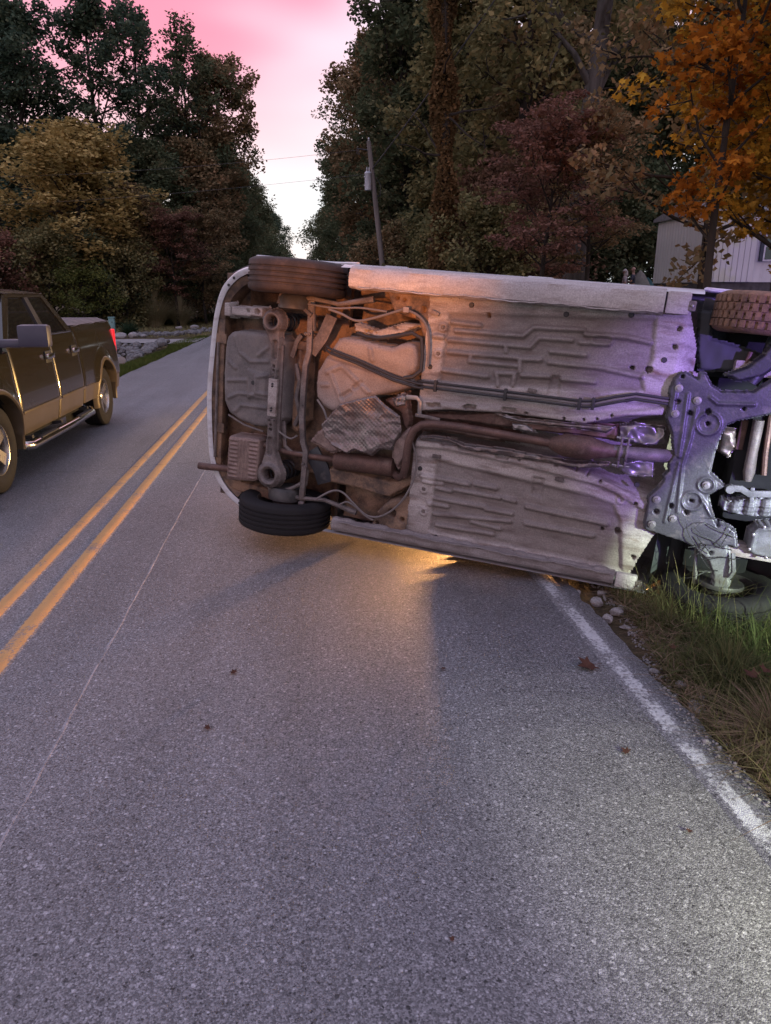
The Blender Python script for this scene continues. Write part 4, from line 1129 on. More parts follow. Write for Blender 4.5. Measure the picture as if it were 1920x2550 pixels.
# ================================================================== OVERTURNED CAR (x forward from rear axle, y left, z up; lies on its left side)
pm('car_white', (.60, .60, .61), (.52, .51, .51), rough=.35, coat=.25, scale=3, dirt=(.30, .26, .23), dlo=.5, dhi=.85, dscale=18, stretch=(.5, 1.3, 1.3))
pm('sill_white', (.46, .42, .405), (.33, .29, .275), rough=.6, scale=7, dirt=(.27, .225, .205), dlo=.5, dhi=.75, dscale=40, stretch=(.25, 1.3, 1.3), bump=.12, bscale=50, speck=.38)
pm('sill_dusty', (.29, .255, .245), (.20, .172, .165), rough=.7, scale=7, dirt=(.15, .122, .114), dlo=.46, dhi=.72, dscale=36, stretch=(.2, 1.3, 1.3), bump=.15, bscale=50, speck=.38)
pm('under_paint', (.43, .38, .35), (.29, .25, .23), c3=(.17, .105, .07), rough=.62, scale=5, dirt=(.13, .10, .088), dlo=.48, dhi=.72, dscale=16, stretch=(.3, 1.2, 1), bump=.35, bscale=70, attr='coat', attrc=(.20, .168, .152), speck=.38)
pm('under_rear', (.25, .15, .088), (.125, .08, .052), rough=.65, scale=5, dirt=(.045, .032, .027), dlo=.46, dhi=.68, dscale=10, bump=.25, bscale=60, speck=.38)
pm('tub_black', (.11, .098, .093), (.185, .163, .152), rough=.7, scale=9, dirt=(.21, .175, .155), dlo=.5, dhi=.75, dscale=6, speck=.38)
pm('tank_plastic', (.25, .21, .19), (.19, .155, .138), rough=.55, scale=7, dirt=(.26, .205, .18), dlo=.52, dhi=.8, dscale=9, bump=.15, speck=.38)
pm('dusty_steel', (.18, .152, .14), (.10, .083, .076), rough=.6, metal=.25, scale=12, dirt=(.22, .17, .145), dlo=.52, dhi=.72, dscale=16, bump=.3, bscale=90, speck=.38)
pm('black_steel', (.045, .046, .052), (.030, .030, .034), rough=.42, metal=.3, scale=9, dirt=(.13, .115, .105), dlo=.56, dhi=.76, dscale=14, bump=.2, bscale=90, coat=.15)
pm('subframe_steel', (.088, .084, .092), (.052, .05, .055), rough=.42, metal=.25, scale=8, dirt=(.21, .185, .17), dlo=.54, dhi=.76, dscale=13, bump=.2, bscale=90, coat=.15, speck=.38)
pm('rust_pipe', (.15, .085, .065), (.095, .058, .047), rough=.6, metal=.45, scale=10, dirt=(.20, .14, .11), dlo=.55, dhi=.75, dscale=18, speck=.38)
pm('muffler_steel', (.26, .185, .155), (.19, .135, .115), rough=.55, metal=.4, scale=10, dirt=(.13, .085, .07), dlo=.5, dhi=.7, dscale=14, speck=.38)
pm('foil', (.24, .205, .19), (.16, .13, .12), rough=.42, metal=.75, scale=14, dirt=(.17, .12, .10), dlo=.48, dhi=.68, dscale=10, rvar=.1, speck=.38)
pm('foil_bright', (.34, .31, .30), (.22, .20, .19), rough=.42, metal=.75, scale=20)
pm('zinc', (.36, .34, .33), (.25, .235, .225), rough=.4, metal=.8, scale=30)
pm('cast_alloy', (.20, .20, .20), (.11, .11, .11), rough=.6, metal=.35, scale=14, dirt=(.12, .11, .10), dlo=.52, dhi=.7, dscale=20, speck=.38)
pm('hose_black', (.02, .019, .02), (.035, .031, .03), rough=.55)
pm('cable_grey', (.19, .165, .155), (.13, .11, .10), rough=.6)
pm('mud_tyre', (.20, .112, .066), (.11, .066, .044), rough=.9, scale=16, dirt=(.27, .145, .08), dlo=.5, dhi=.66, dscale=22, bump=.4, bscale=50, speck=.38)
pm('brown_tyre', (.045, .031, .027), (.030, .024, .023), rough=.75, scale=10, dirt=(.075, .05, .04), dlo=.5, dhi=.7, dscale=14, bump=.25, bscale=60, speck=.38)
pm('rim_dark', (.10, .095, .09), (.05, .048, .046), rough=.6, metal=.5, scale=10)
pm('liner_grey', (.045, .05, .055), (.06, .06, .062), rough=.8)
emat('lamp_red_off', (0, 0, 0), 0, (.22, .01, .012))
KS = 1.0625
# pose: nose down by about 4 degrees into the verge, yawed with the front nearer
Mc = Matrix(((0.89582187, -0.09336565, 0.43449514), (-0.43769604, -0.01601298, 0.8989804), (-0.07697633, -0.99550311, -0.05521056)))
CAR = empty('overturned_car', (-.20715 * KS, 4.35437 * KS, .98799 * KS))
CAR.rotation_euler = Mc.to_euler(); CAR.scale = (KS,) * 3
tag(CAR, 'white car lying on its side with its dirty underbody facing the camera', 'car')
WB, TRK = 2.645, .73

def sdf_poly(X, Y, pts):
    d2 = np.full(X.shape, 1e9); ins = np.zeros(X.shape, bool); n = len(pts)
    for i in range(n):
        ax, ay = pts[i]; bx, by = pts[(i + 1) % n]
        ex, ey = bx - ax, by - ay
        t = np.clip(((X - ax) * ex + (Y - ay) * ey) / (ex * ex + ey * ey + 1e-12), 0, 1)
        d2 = np.minimum(d2, (X - ax - t * ex) ** 2 + (Y - ay - t * ey) ** 2)
        c = ((ay > Y) != (by > Y)) & (X < (bx - ax) * (Y - ay) / (by - ay + 1e-12) + ax)
        ins ^= c
    return np.where(ins, -1, 1) * np.sqrt(d2)
def seg_d(X, Y, a):
    ax, ay, bx, by = a; ex, ey = bx - ax, by - ay
    t = np.clip(((X - ax) * ex + (Y - ay) * ey) / (ex * ex + ey * ey + 1e-12), 0, 1)
    return np.hypot(X - ax - t * ex, Y - ay - t * ey)
def bead(X, Y, segs, r, soft):
    m_ = np.zeros(X.shape)
    for a in segs: m_ = np.maximum(m_, 1 - sstep(r - soft, r + soft, seg_d(X, Y, a)))
    return m_
def hf_obj(name, X, Y, Z, mat, parent=CAR, keep=None, coat=None):
    """height-field panel: grid of real relief (beads, bosses, holes)"""
    F = grid_faces(*X.shape)
    if keep is not None:
        F = F[keep.ravel()[F].all(1)]
    V = np.stack([X, Y, Z], -1).reshape(-1, 3)
    used = np.zeros(len(V), bool); used[F.ravel()] = True
    idx = np.cumsum(used) - 1
    me = np_mesh(name, V[used], idx[F])
    if coat is not None: add_attr(me, 'coat', coat.ravel()[used])
    return link_mesh(name, me, mat, parent, True)
def panel_grid(x0, x1, y0, y1, res):
    x = np.linspace(x0, x1, int((x1 - x0) / res) + 2); y = np.linspace(y0, y1, int((y1 - y0) / res) + 2)
    return np.meshgrid(x, y, indexing='ij')
def puck(name, poly, z, depth, mat, parent=CAR, rnd=.012, res=.007, beads=(), br=.008, bh=.006, pits=(), pr=.012, holes=(), bump=0., bseed=1, bfreq=40, fn=None):
    """pressed or moulded part: rounded outline, walls going back by depth, beads (towards the viewer), pits and through holes"""
    xs = [p[0] for p in poly]; ys = [p[1] for p in poly]
    X, Y = panel_grid(min(xs) - res, max(xs) + res, min(ys) - res, max(ys) + res, res)
    d = sdf_poly(X, Y, poly)
    u = np.clip(1 + d / rnd, 0, 1.0)
    Z = z + rnd * (1 - np.sqrt(np.clip(1 - u * u, 0, 1))) * 1.0
    Z = np.where(d > -res * .9, z + depth, Z)
    # pull rim vertices back onto the outline so the edge is clean
    if len(beads): Z = Z - bh * bead(X, Y, beads, br, br * .7) * (d < -rnd)
    for (px, py, *r_) in pits:
        q = np.hypot(X - px, Y - py); rr_ = r_[0] if r_ else pr
        Z = Z + .045 * (q < rr_)
    if bump: Z = Z + bump * wob(X, Y, bseed, bfreq, 4) * (d < -.004)
    if fn is not None: Z = Z + fn(X, Y, d)
    keep = d < res * 1.1
    for (px, py, r_) in holes: keep &= np.hypot(X - px, Y - py) > r_
    return hf_obj(name, X, Y, Z, mat, parent, keep)
def flatx(poly): return [(poly[i], poly[i + 1]) for i in range(0, len(poly), 2)]

# ---- floor pan with pressed beads, rails and tunnel
RU = [(1.0,-.559,1.16,-.555),(1.025,-.514,1.407,-.522),(1.407,-.522,1.457,-.572),(1.457,-.572,1.723,-.583),(.991,-.46,1.453,-.466),(1.453,-.466,1.493,-.52),(1.493,-.52,1.669,-.525),(1.716,-.517,1.859,-.524),(1.321,-.452,1.324,-.425),(.999,-.393,1.395,-.402),(1.406,-.397,1.519,-.405),(1.136,-.355,1.392,-.358),(1.131,-.395,1.126,-.354),(.981,-.287,1.235,-.281),(1.286,-.306,1.388,-.315),(1.286,-.306,1.304,-.245),(1.388,-.315,1.387,-.255),(1.428,-.31,1.579,-.32),(1.568,-.454,1.753,-.455),(1.568,-.395,1.844,-.396),(1.844,-.396,2.052,-.373),(1.645,-.316,1.82,-.318),(1.736,-.562,1.948,-.567),(1.948,-.567,2.064,-.551),(.908,-.474,.959,-.474),(1.407,-.386,1.415,-.33)]
RL = [(.924,.34,1.203,.351),(1.018,.402,1.104,.407),(1.124,.395,1.396,.4),(1.244,.342,1.368,.347),(1.014,.467,1.322,.471),(1.324,.481,1.478,.482),(1.025,.563,1.474,.528),(1.561,.426,2.011,.448),(1.043,.628,1.384,.625),(1.426,.4,1.488,.405),(1.57,.526,1.948,.529),(1.252,.574,1.421,.586),(.938,.37,1.047,.374),(.986,.502,1.094,.505)]
BOSS = [(.953,-.526),(.941,-.379),(.942,.42),(.956,.558),(2.064,.296)]
HOLES = [(1.202,-.614,.012),(2.194,-.631,.013),(2.189,-.541,.013),(1.999,-.414,.011),(2.084,-.413,.018),(2.255,-.398,.013),(2.077,.479,.018),(1.992,.48,.009),(2.143,.303,.012),(2.182,.608,.012),(2.186,.698,.011)]
RHU = [(.917,-.085,.979,-.088),(1.133,-.098,1.188,-.103),(1.357,-.113,1.415,-.114)]
RHL = [(1.027,.13,1.075,.128),(1.136,.135,1.188,.14),(1.358,.16,1.408,.16)]
RDU = [(1.487,-.109),(1.694,-.105),(1.8,-.113),(1.867,-.128),(1.939,-.154)]
RDL = [(1.485,.156),(1.692,.157),(1.801,.169),(1.866,.185),(1.938,.211)]
railU = [(.86,-.114),(1.07,-.106),(1.369,-.134),(1.705,-.129),(1.928,-.167),(2.2,-.235),(2.2,-.185),(2.01,-.159),(1.814,-.086),(1.374,-.09),(1.045,-.063),(.86,-.033)]
railL = [(.86,.123),(1.098,.122),(1.356,.145),(1.699,.143),(1.992,.205),(2.2,.29),(2.2,.34),(2.018,.26),(1.902,.235),(1.411,.182),(1.04,.165),(.86,.174)]
X, Y = panel_grid(.855, 2.36, -.735, .735, .0062)
Z = np.full(X.shape, .238)
# tunnel
c_ = .028 + 0 * X; hw_ = np.interp(X, [.86, 1.4, 1.9, 2.2, 2.36], [.085, .10, .135, .20, .24])
Z += .20 * (1 - sstep(-.035, .05, np.abs(Y - c_) - hw_))
# recessed pans
panU = [(.975, -.61), (2.075, -.675), (2.095, -.46), (2.06, -.37), (2.08, -.30), (1.65, -.255), (.96, -.215)]
panL = [(1.0, .235), (1.9, .30), (2.03, .33), (2.085, .42), (2.135, .70), (1.0, .672)]
dU = sdf_poly(X, Y, panU); dL = sdf_poly(X, Y, panL)
Z += .022 * (1 - sstep(-.02, .012, dU)) + .022 * (1 - sstep(-.02, .012, dL))
dR = np.minimum(sdf_poly(X, Y, railU), sdf_poly(X, Y, railL))
rail_m = 1 - sstep(-.012, .010, dR)
Z = Z * (1 - rail_m) + .212 * rail_m
bU = bead(X, Y, RU, .0125, .0065); bL = bead(X, Y, RL, .0135, .007)
Z -= .026 * np.maximum(bU, bL)
for (px, py) in BOSS:
    q = np.hypot(X - px, Y - py); Z -= .010 * (1 - sstep(.022, .032, q)); Z += .016 * (q < .010)
Z -= .010 * (1 - sstep(.006, .012, np.abs(seg_d(X, Y, (1.80, -.54, 1.85, -.543)) - .026)))
Z += .020 * (1 - sstep(-.008, .008, sdf_poly(X, Y, [(1.585, -.325), (1.64, -.328), (1.64, -.225), (1.585, -.22)])))
Z += .020 * (1 - sstep(-.008, .008, sdf_poly(X, Y, [(1.575, .245), (1.635, .25), (1.635, .36), (1.575, .35)])))
# raised front edge towards the firewall, dents along the lower side
Z += .10 * sstep(2.20, 2.36, X) * (np.abs(Y) < .73)
Z += .007 * wob(X * .45, Y * 2.2, 4, 9, 4) * sstep(.45, .62, Y) + .0022 * wob(X, Y, 5, 11, 4)
Z += .012 * np.abs(wob(X * .5, Y * 2.0, 14, 10, 3)) * sstep(.55, .66, Y)
for (px, py, r_) in HOLES: Z += .06 * (np.hypot(X - px, Y - py) < r_)
for a in RHU + RHL: Z += .05 * (seg_d(X, Y, a) < .0125)
for (px, py) in RDU + RDL: Z += .05 * (np.hypot(X - px, Y - py) < .008)
coat_ = np.maximum(1 - sstep(-.012, .006, dU), 1 - sstep(-.012, .006, dL)) * .95
coat_ = np.maximum(coat_, .75 * (1 - sstep(-.03, .05, np.abs(Y - c_) - hw_)))
# front corners are cut away behind the wheels
cut = [(2.235, -.72), (2.30, -.55), (2.31, -.43), (2.40, -.40), (2.40, .46), (2.27, .47), (2.21, .62), (2.18, .74), (.80, .75), (.80, -.75), (2.22, -.75)]
floor = hf_obj('floor_pan', X, Y, Z, 'under_paint', CAR, sdf_poly(X, Y, cut) < 0, coat_)
def bolt(loc, r, parent, mat='zinc', ax='z'):
    m = MB(); m.lathe([(0, -.016), (r * .55, -.016), (r * .55, -.006), (r, -.005), (r * 1.05, .0), (r * 1.05, .004)], loc, ax, 12); return m.build('bolt', mat, parent, True)
for (px, py) in BOSS[:4]: bolt((px, py, .238), .013, floor, 'dusty_steel')
# rubber plugs, weld nuts and tabs scattered over the pan
for (px, py) in ((1.10, -.66), (1.62, -.655), (1.95, -.68), (1.05, .70), (1.75, .715), (2.15, -.47), (2.13, .20), (.90, -.30), (.905, .30)):
    m = MB(); m.lathe([(0, -.006), (.012, -.006), (.015, 0), (.015, .006)], (px, py, .236), 'z', 12); m.build('rubber_plug', 'hose_black', floor, True)
for k in range(26):
    px = .93 + k * .047; m = MB(); m.lathe([(0, -.003), (.004, -.003), (.006, 0), (.006, .004)], (px, -.692 + .004 * math.sin(k), .236), 'z', 8); m.build('spot_weld', 'under_paint', floor, True)
for (px, py, a) in ((.90, -.60, .3), (1.50, -.235, .1), (2.02, -.25, -.4), (1.0, .21, 0), (1.72, .235, .1)):
    m = MB(); m.box((px, py, .226), (.05, .022, .012), rot=(0, 0, a), ch=.003); tb = m.build('tab', 'dusty_steel', floor, True)
# ---- rocker panels (sills)
for s in (-1, 1):
    sec = [(.690, .222), (.694, .186), (.705, .170), (.735, .164), (.775, .166), (.800, .176), (.818, .205), (.828, .26), (.835, .34)] if s < 0 else [(.690, .222), (.694, .190), (.705, .174), (.735, .170), (.758, .178), (.772, .20), (.780, .24), (.784, .28), (.786, .34)]   # the lower one is crushed flat
    xs = np.linspace(.385, 2.10, 70); V = []; F = []; n = len(sec)
    rsq = random.Random(3 + s)
    jx = [rsq.uniform(-1, 1) for _ in xs]
    for i, x in enumerate(xs):
        k = .008 * jx[i] * (1 if s > 0 else .5)
        for j, (y, z) in enumerate(sec):
            e = 0 if j > 1 else k
            dn = (.006 * math.sin(x * 17) + .004 * math.sin(x * 41 + 1)) if j in (2, 3, 4) else 0
            V.append((x, s * (y + e), z + dn))
    for i in range(len(xs) - 1):
        for j in range(n - 1): F.append((i * n + j, (i + 1) * n + j, (i + 1) * n + j + 1, i * n + j + 1))
    F.append(tuple(range(n))); F.append(tuple(range((len(xs) - 1) * n, len(xs) * n)))
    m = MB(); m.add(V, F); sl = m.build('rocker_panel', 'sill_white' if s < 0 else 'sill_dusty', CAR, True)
    # pinch-weld flange
    V = []; F = []
    xs2 = np.linspace(.44, 2.08, 90)
    for i, x in enumerate(xs2):
        w = .002 * math.sin(x * 60) + .004 * math.sin(x * 13)
        V += [(x, s * (.697 + w), .150 + .004 * math.sin(x * 29)), (x, s * (.701 + w), .150 + .004 * math.sin(x * 29)), (x, s * .703, .20), (x, s * .697, .20)]
    for i in range(len(xs2) - 1):
        a = i * 4; F += [(a, a + 4, a + 5, a + 1), (a + 1, a + 5, a + 6, a + 2), (a + 3, a + 7, a + 4, a)]
    m = MB(); m.add(V, F); m.build('pinch_weld', 'sill_white' if s < 0 else 'sill_dusty', sl)
    m = MB(); m.box((2.165, s * (.755 if s < 0 else .735), .195), (.115, .11 if s < 0 else .085, .045), ch=.012); m.build('fender_end', 'sill_white', CAR, True)
    m = MB(); m.box((2.232, s * .745, .185), (.035, .05, .03), ch=.004); fb = m.build('bracket', 'dusty_steel', CAR)
    bolt((2.232, s * .745, .168), .007, fb)
# ---- rear floor: trunk floor, wheel-house recesses, rails
X, Y = panel_grid(-.575, .86, -.735, .735, .0085)
Z = np.full(X.shape, .43)
well = (1 - sstep(.31, .36, np.abs(X))) * sstep(.48, .54, np.abs(Y))
Z += .30 * well
hole_up = [(.30, -.66), (.62, -.66), (.64, -.56), (.80, -.54), (.84, -.42), (.70, -.40), (.40, -.43), (.28, -.55)]
Z += .06 * (1 - sstep(-.02, .02, sdf_poly(X, Y, hole_up)))
pU = [(.60, -.70), (.875, -.70), (.875, -.20), (.845, -.20), (.845, -.42), (.80, -.545), (.655, -.58), (.63, -.62)]
mU = 1 - sstep(-.008, .008, sdf_poly(X, Y, pU)); Z = Z * (1 - mU) + .232 * mU
pL = [(.62, .72), (.66, .60), (.72, .53), (.86, .47), (.87, .20), (.875, .72)]
mL = 1 - sstep(-.008, .008, sdf_poly(X, Y, pL)); Z = Z * (1 - mL) + .226 * mL
Z += .012 * wob(X, Y, 9, 14, 4)
for (px, py, r_) in [(.668,-.664,.008),(.709,-.656,.008),(.826,-.612,.016),(.759,-.575,.024),(.667,.63,.012),(.759,.602,.024),(.824,.633,.014),(.667,.683,.010),(.80,.50,.012)]:
    Z += .05 * (np.hypot(X - px, Y - py) < r_)
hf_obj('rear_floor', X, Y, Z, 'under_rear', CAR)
# rails over the rear axle
puck('rear_rail', flatx((.395,-.512,.41,-.45,.571,-.425,.729,-.47,.815,-.532,.70,-.528,.668,-.522,.539,-.475)), .250, .10, 'under_paint', pits=[(.665,-.500,.013),(.51,-.462,.013),(.481,-.462,.007),(.548,-.458,.006)])
br_ = puck('tow_bracket', [(-.435, -.535), (-.205, -.548), (-.195, -.478), (-.43, -.466)], .255, .10, 'under_paint', pits=[(-.245, -.512, .016), (-.307, -.51, .009)])
puck('bracket_plate', [(-.495, -.557), (-.44, -.56), (-.43, -.464), (-.49, -.456)], .265, .09, 'under_paint')
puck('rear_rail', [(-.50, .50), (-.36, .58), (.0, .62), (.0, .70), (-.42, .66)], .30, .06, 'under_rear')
# ---- spare-wheel tub
TUB = [(-.453,-.068,-.274,-.089),(-.277,-.147,-.269,.018),(-.22,-.114,-.145,-.132),(-.22,-.114,-.216,-.018),(-.216,-.018,-.138,-.013),(-.386,-.355,-.348,-.254),(-.348,-.254,-.269,-.205),(-.269,-.205,-.15,-.218),(-.437,.048,-.348,.003),(-.348,.003,-.237,-.001),(-.377,.131,-.323,.074),(-.323,.074,-.145,.071),(-.216,-.249,-.154,-.302),(-.453,-.215,-.378,-.155)]
tub = puck('spare_wheel_tub', [(-.462,-.30),(-.450,-.35),(-.415,-.382),(-.365,-.392),(-.06,-.392),(-.025,-.35),(-.02,.13),(-.07,.19),(-.227,.205),(-.341,.18),(-.42,.138),(-.46,.061),(-.470,-.11)], .242, .13, 'tub_black', rnd=.035, beads=TUB, br=.010, bh=.012, fn=lambda X, Y, d: .012 * (1 - sstep(-.01, .01, sdf_poly(X, Y, [(-.27, -.15), (-.15, -.14), (-.15, .02), (-.27, .02)]))) * -1)
m = MB(); m.lathe([(0, 0), (.014, 0), (.014, .01), (.006, .012), (0, .02)], (-.235, -.078, .222), 'z', 14); m.build('drain_plug', 'hose_black', tub, True)
# ---- differential-like dark shapes between the links, behind the axle line
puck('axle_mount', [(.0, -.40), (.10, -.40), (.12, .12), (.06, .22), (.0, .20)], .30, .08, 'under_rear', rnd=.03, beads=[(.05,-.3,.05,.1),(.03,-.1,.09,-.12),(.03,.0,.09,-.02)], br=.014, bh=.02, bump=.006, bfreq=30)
m = MB(); m.tube([(.03, -.22, .28), (.07, -.12, .262), (.05, -.02, .268), (.08, .08, .27), (.04, .16, .29)], .016, 8); m.build('hose', 'dusty_steel', CAR, True)
# ---- rear suspension: two arms with spring pockets, plate between, coil springs, links
def arm(name, cy, cx, r, tipx, tipy, wheel_y):
    s = 1 if cy > 0 else -1; pts = []
    for k in range(19):
        t = R(-70 + 320 * k / 18)
        pts.append((cx + r * math.sin(t) * 1.0, cy + s * r * math.cos(t) * 1.0))
    # waist and neck towards the middle of the car
    pts = [(cx + r * math.cos(a), cy + s * r * math.sin(a)) for a in np.linspace(R(-45), R(225), 20)]
    neck = [(tipx - .034, cy + (tipy - cy) * .42), (tipx - .028, tipy), (tipx + .028, tipy), (tipx + .036, cy + (tipy - cy) * .42)]
    poly = pts + neck
    def fn(X, Y, d):
        q = np.hypot(X - cx, Y - cy)
        z = -.022 * np.exp(-((q - r * .62) / (r * .17)) ** 2)
        z = z + .05 * (q < r * .40)
        z = z + .022 * (1 - sstep(.012, .02, seg_d(X, Y, (tipx, cy + (tipy - cy) * .38, tipx, cy + (tipy - cy) * .62))))
        return z
    o = puck(name, poly, .205, .05, 'dusty_steel', rnd=.010, res=.0055, fn=fn, holes=[(cx, cy, r * .34)], pits=[(tipx, cy + (tipy - cy) * .80, .007), (tipx, cy + (tipy - cy) * .88, .007), (cx + r * .05, cy + s * r * .84, .008)])
    return o
aU = arm('control_arm', -.465, -.108, .078, -.087, -.13, -.60)
aL = arm('control_arm', .488, -.080, .094, -.088, .125, .62)
for (cx, cy, r) in ((-.108, -.465, .05), (-.080, .488, .058)):
    m = MB(); m.tube([(cx + .012 + r * math.cos(t * .6), cy + r * math.sin(t * .6), .228 + t * .0052) for t in np.arange(0, 62, .8)], .0095, 6); m.build('coil_spring', 'black_steel', CAR, True)
m = MB(); m.box((-.085, -.005, .212), (.060, .235, .028), ch=.006); cp = m.build('centre_plate', 'under_paint', CAR, True)
for py in (-.09, -.075, .06, .075): bolt((-.085, py, .198), .006, cp, 'black_steel')
for py in (-.135, .132):
    for px in (-.105, -.065): bolt((px, py, .20), .009, CAR, 'dusty_steel')
m = MB(); m.box((-.055, 0, .255), (.035, .66, .05), ch=.01); m.build('cross_member', 'dusty_steel', CAR, True)
def flatbar(name, pts, w, t, mat='black_steel', parent=CAR):
    V = []; F = []
    for i, p in enumerate(pts):
        a = Vector(pts[max(0, i - 1)]); b2 = Vector(pts[min(len(pts) - 1, i + 1)]); d = (b2 - a).normalized(); q = Vector((-d.y, d.x, 0)).normalized(); p = Vector(p)
        V += [p + q * w / 2 + Vector((0, 0, -t / 2)), p - q * w / 2 + Vector((0, 0, -t / 2)), p - q * w / 2 + Vector((0, 0, t / 2)), p + q * w / 2 + Vector((0, 0, t / 2))]
    for i in range(len(pts) - 1):
        for k in range(4): F.append((4 * i + k, 4 * i + (k + 1) % 4, 4 * i + 4 + (k + 1) % 4, 4 * i + 4 + k))
    F += [(0, 1, 2, 3), tuple(range(4 * len(pts) - 4, 4 * len(pts)))]
    m = MB(); m.add(V, F); return m.build(name, mat, parent, True, .004)
lk = flatbar('lateral_link', [(.113, -.62, .265), (.122, -.45, .255), (.131, -.312, .245), (.113, -.22, .24), (.109, -.085, .24), (.111, .107, .24), (.125, .25, .245), (.147, .31, .25), (.145, .42, .25), (.137, .62, .25)], .034, .03, 'dusty_steel')
for (px, py) in ((.105, -.41), (.125, -.41), (.14, .39), (.16, .40), (.112, .02)): bolt((px, py, .23), .010, lk, 'dusty_steel')
flatbar('brace', [(.135, -.30, .262), (.20, -.40, .27), (.245, -.53, .29)], .075, .02, 'dusty_steel')
flatbar('brace', [(.17, .30, .27), (.24, .40, .28), (.28, .50, .29)], .11, .02, 'black_steel')
flatbar('brace', [(-.03, .14, .27), (-.015, .30, .275), (.05, .34, .27), (.13, .33, .262)], .026, .014, 'dusty_steel')
flatbar('brace', [(.0, -.26, .28), (.03, -.36, .275), (.06, -.40, .27)], .03, .02, 'dusty_steel')
flatbar('brace', [(.02, -.34, .285), (.08, -.335, .285), (.11, -.33, .28)], .05, .015, 'under_rear')
flatbar('hanger', [(-.42, .15, .25), (-.30, .20, .25), (-.16, .225, .25)], .012, .012, 'dusty_steel')
for s, xx in ((1, .138), (-1, .125)):
    m = MB(); m.tube([(xx + .01, s * .43, .27), (xx + .004, s * .53, .265)], .020, 10); m.tube([(xx + .006, s * .50, .266), (xx, s * .66, .26)], .013, 10); m.lathe([(.0, -.018), (.022, -.018), (.026, 0), (.022, .018), (0, .018)], (xx, s * .655, .258), 'x', 12); m.build('shock_absorber', 'dusty_steel', CAR, True)
    m = MB(); m.lathe([(0, -.03), (.10, -.03), (.115, -.01), (.115, .05), (.06, .06), (0, .06)], (0, s * .60, .30), 'y', 24); m.build('brake_drum', 'rim_dark', CAR, True)
    m = MB(); m.tube([(-.08, s * .57, .225), (-.075, s * .62, .24), (-.05, s * .64, .27)], .018, 8); m.build('knuckle', 'dusty_steel', CAR, True)
    m = MB(); m.tube([(.02, s * .58, .25), (.07, s * .56, .24), (.13, s * .52, .24)], .013, 8); m.build('toe_link', 'dusty_steel', CAR, True)
    m = MB(); m.tube([(.02, s * .60, .26), (.12, s * .62, .25), (.30, s * .60, .245), (.52, s * .645, .245)], [.016, .014, .013, .02], 8); m.build('trailing_arm', 'dusty_steel', CAR, True)
# ---- muffler with pressed ribs, tail pipe
MR = [(-.385 + .0, .30 + i * .027, -.325, .30 + i * .027) for i in range(10)] + [(-.225, .29 + i * .027, -.165, .29 + i * .027) for i in range(10)]
MV = [(-.300, .29, -.306, .55), (-.275, .288, -.281, .548), (-.250, .286, -.256, .546)]
mf = puck('muffler', [(-.393,.29),(-.380,.272),(-.17,.262),(-.151,.276),(-.160,.54),(-.178,.556),(-.385,.578),(-.400,.565)], .205, .14, 'muffler_steel', rnd=.022, res=.005, beads=MR + MV, br=.0065, bh=.007)
m = MB(); m.tube([(-.62, .517, .235), (-.585, .516, .235), (-.50, .512, .24), (-.39, .507, .255)], [.0235, .0235, .0225, .0225], 16, caps=False); m.tube([(-.619, .517, .235), (-.50, .512, .24)], [.019, .018], 16, caps=False); m.build('tail_pipe', 'rust_pipe', mf, True)
m = MB(); m.tube([(-.155, .31, .26), (-.10, .32, .27), (.0, .34, .28), (.20, .34, .27), (.34, .335, .262)], .021, 12); m.build('exhaust_pipe', 'rust_pipe', CAR, True)
# ---- fuel tank, strap, heat shield
TANK = [(.297,-.361),(.328,-.41),(.37,-.424),(.47,-.420),(.600,-.402),(.669,-.396),(.72,-.42),(.775,-.432),(.818,-.415),(.838,-.36),(.842,-.298),(.828,-.25),(.80,-.235),(.846,-.18),(.72,-.13),(.611,-.093),(.50,-.03),(.37,.03),(.322,.04),(.25,.01),(.204,-.043),(.193,-.126),(.198,-.20),(.25,-.30)]
TR_ = [(.288,-.211,.383,-.029),(.365,-.247,.576,-.09),(.268,-.2,.365,-.247),(.541,-.372,.557,-.303),(.20,-.115,.28,-.125)]
tank = puck('fuel_tank', TANK, .195, .15, 'tank_plastic', rnd=.04, beads=TR_, br=.012, bh=.011, pits=[],
            fn=lambda X, Y, d: .014 * (1 - sstep(.006, .02, np.minimum(np.minimum(seg_d(X, Y, (.38, -.066, .427, -.099)), seg_d(X, Y, (.455, -.13, .491, -.161))), seg_d(X, Y, (.26, -.30, .80, -.20))))) + .012 * sstep(-.34, -.26, Y - (X - .5) * .15) + .003 * wob(X, Y, 2, 12, 3))
sp_ = [(.255, -.340, .215), (.30, -.325, .186), (.465, -.285, .184), (.703, -.213, .184), (.84, -.190, .188), (.885, -.186, .20)]
for dy_ in (-.011, .011):
    m = MB(); m.tube([(x + .0, y + dy_, z) for x, y, z in sp_], .0075, 8); m.build('fuel_hose', 'hose_black', tank, True)
m = MB(); m.tube([(.433,-.446,.24),(.50,-.432,.22),(.58,-.429,.21),(.70,-.455,.21),(.782,-.478,.21),(.84,-.454,.21),(.857,-.36,.205),(.859,-.274,.20),(.817,-.234,.19),(.762,-.223,.188)], .011, 8); m.build('filler_hose', 'hose_black', tank, True)
SH = [(.262,.120),(.375,-.022),(.50,-.070),(.60,-.100),(.66,-.055),(.757,.0),(.778,.09),(.735,.205),(.66,.210),(.61,.258),(.50,.236),(.45,.268),(.345,.235),(.29,.19)]
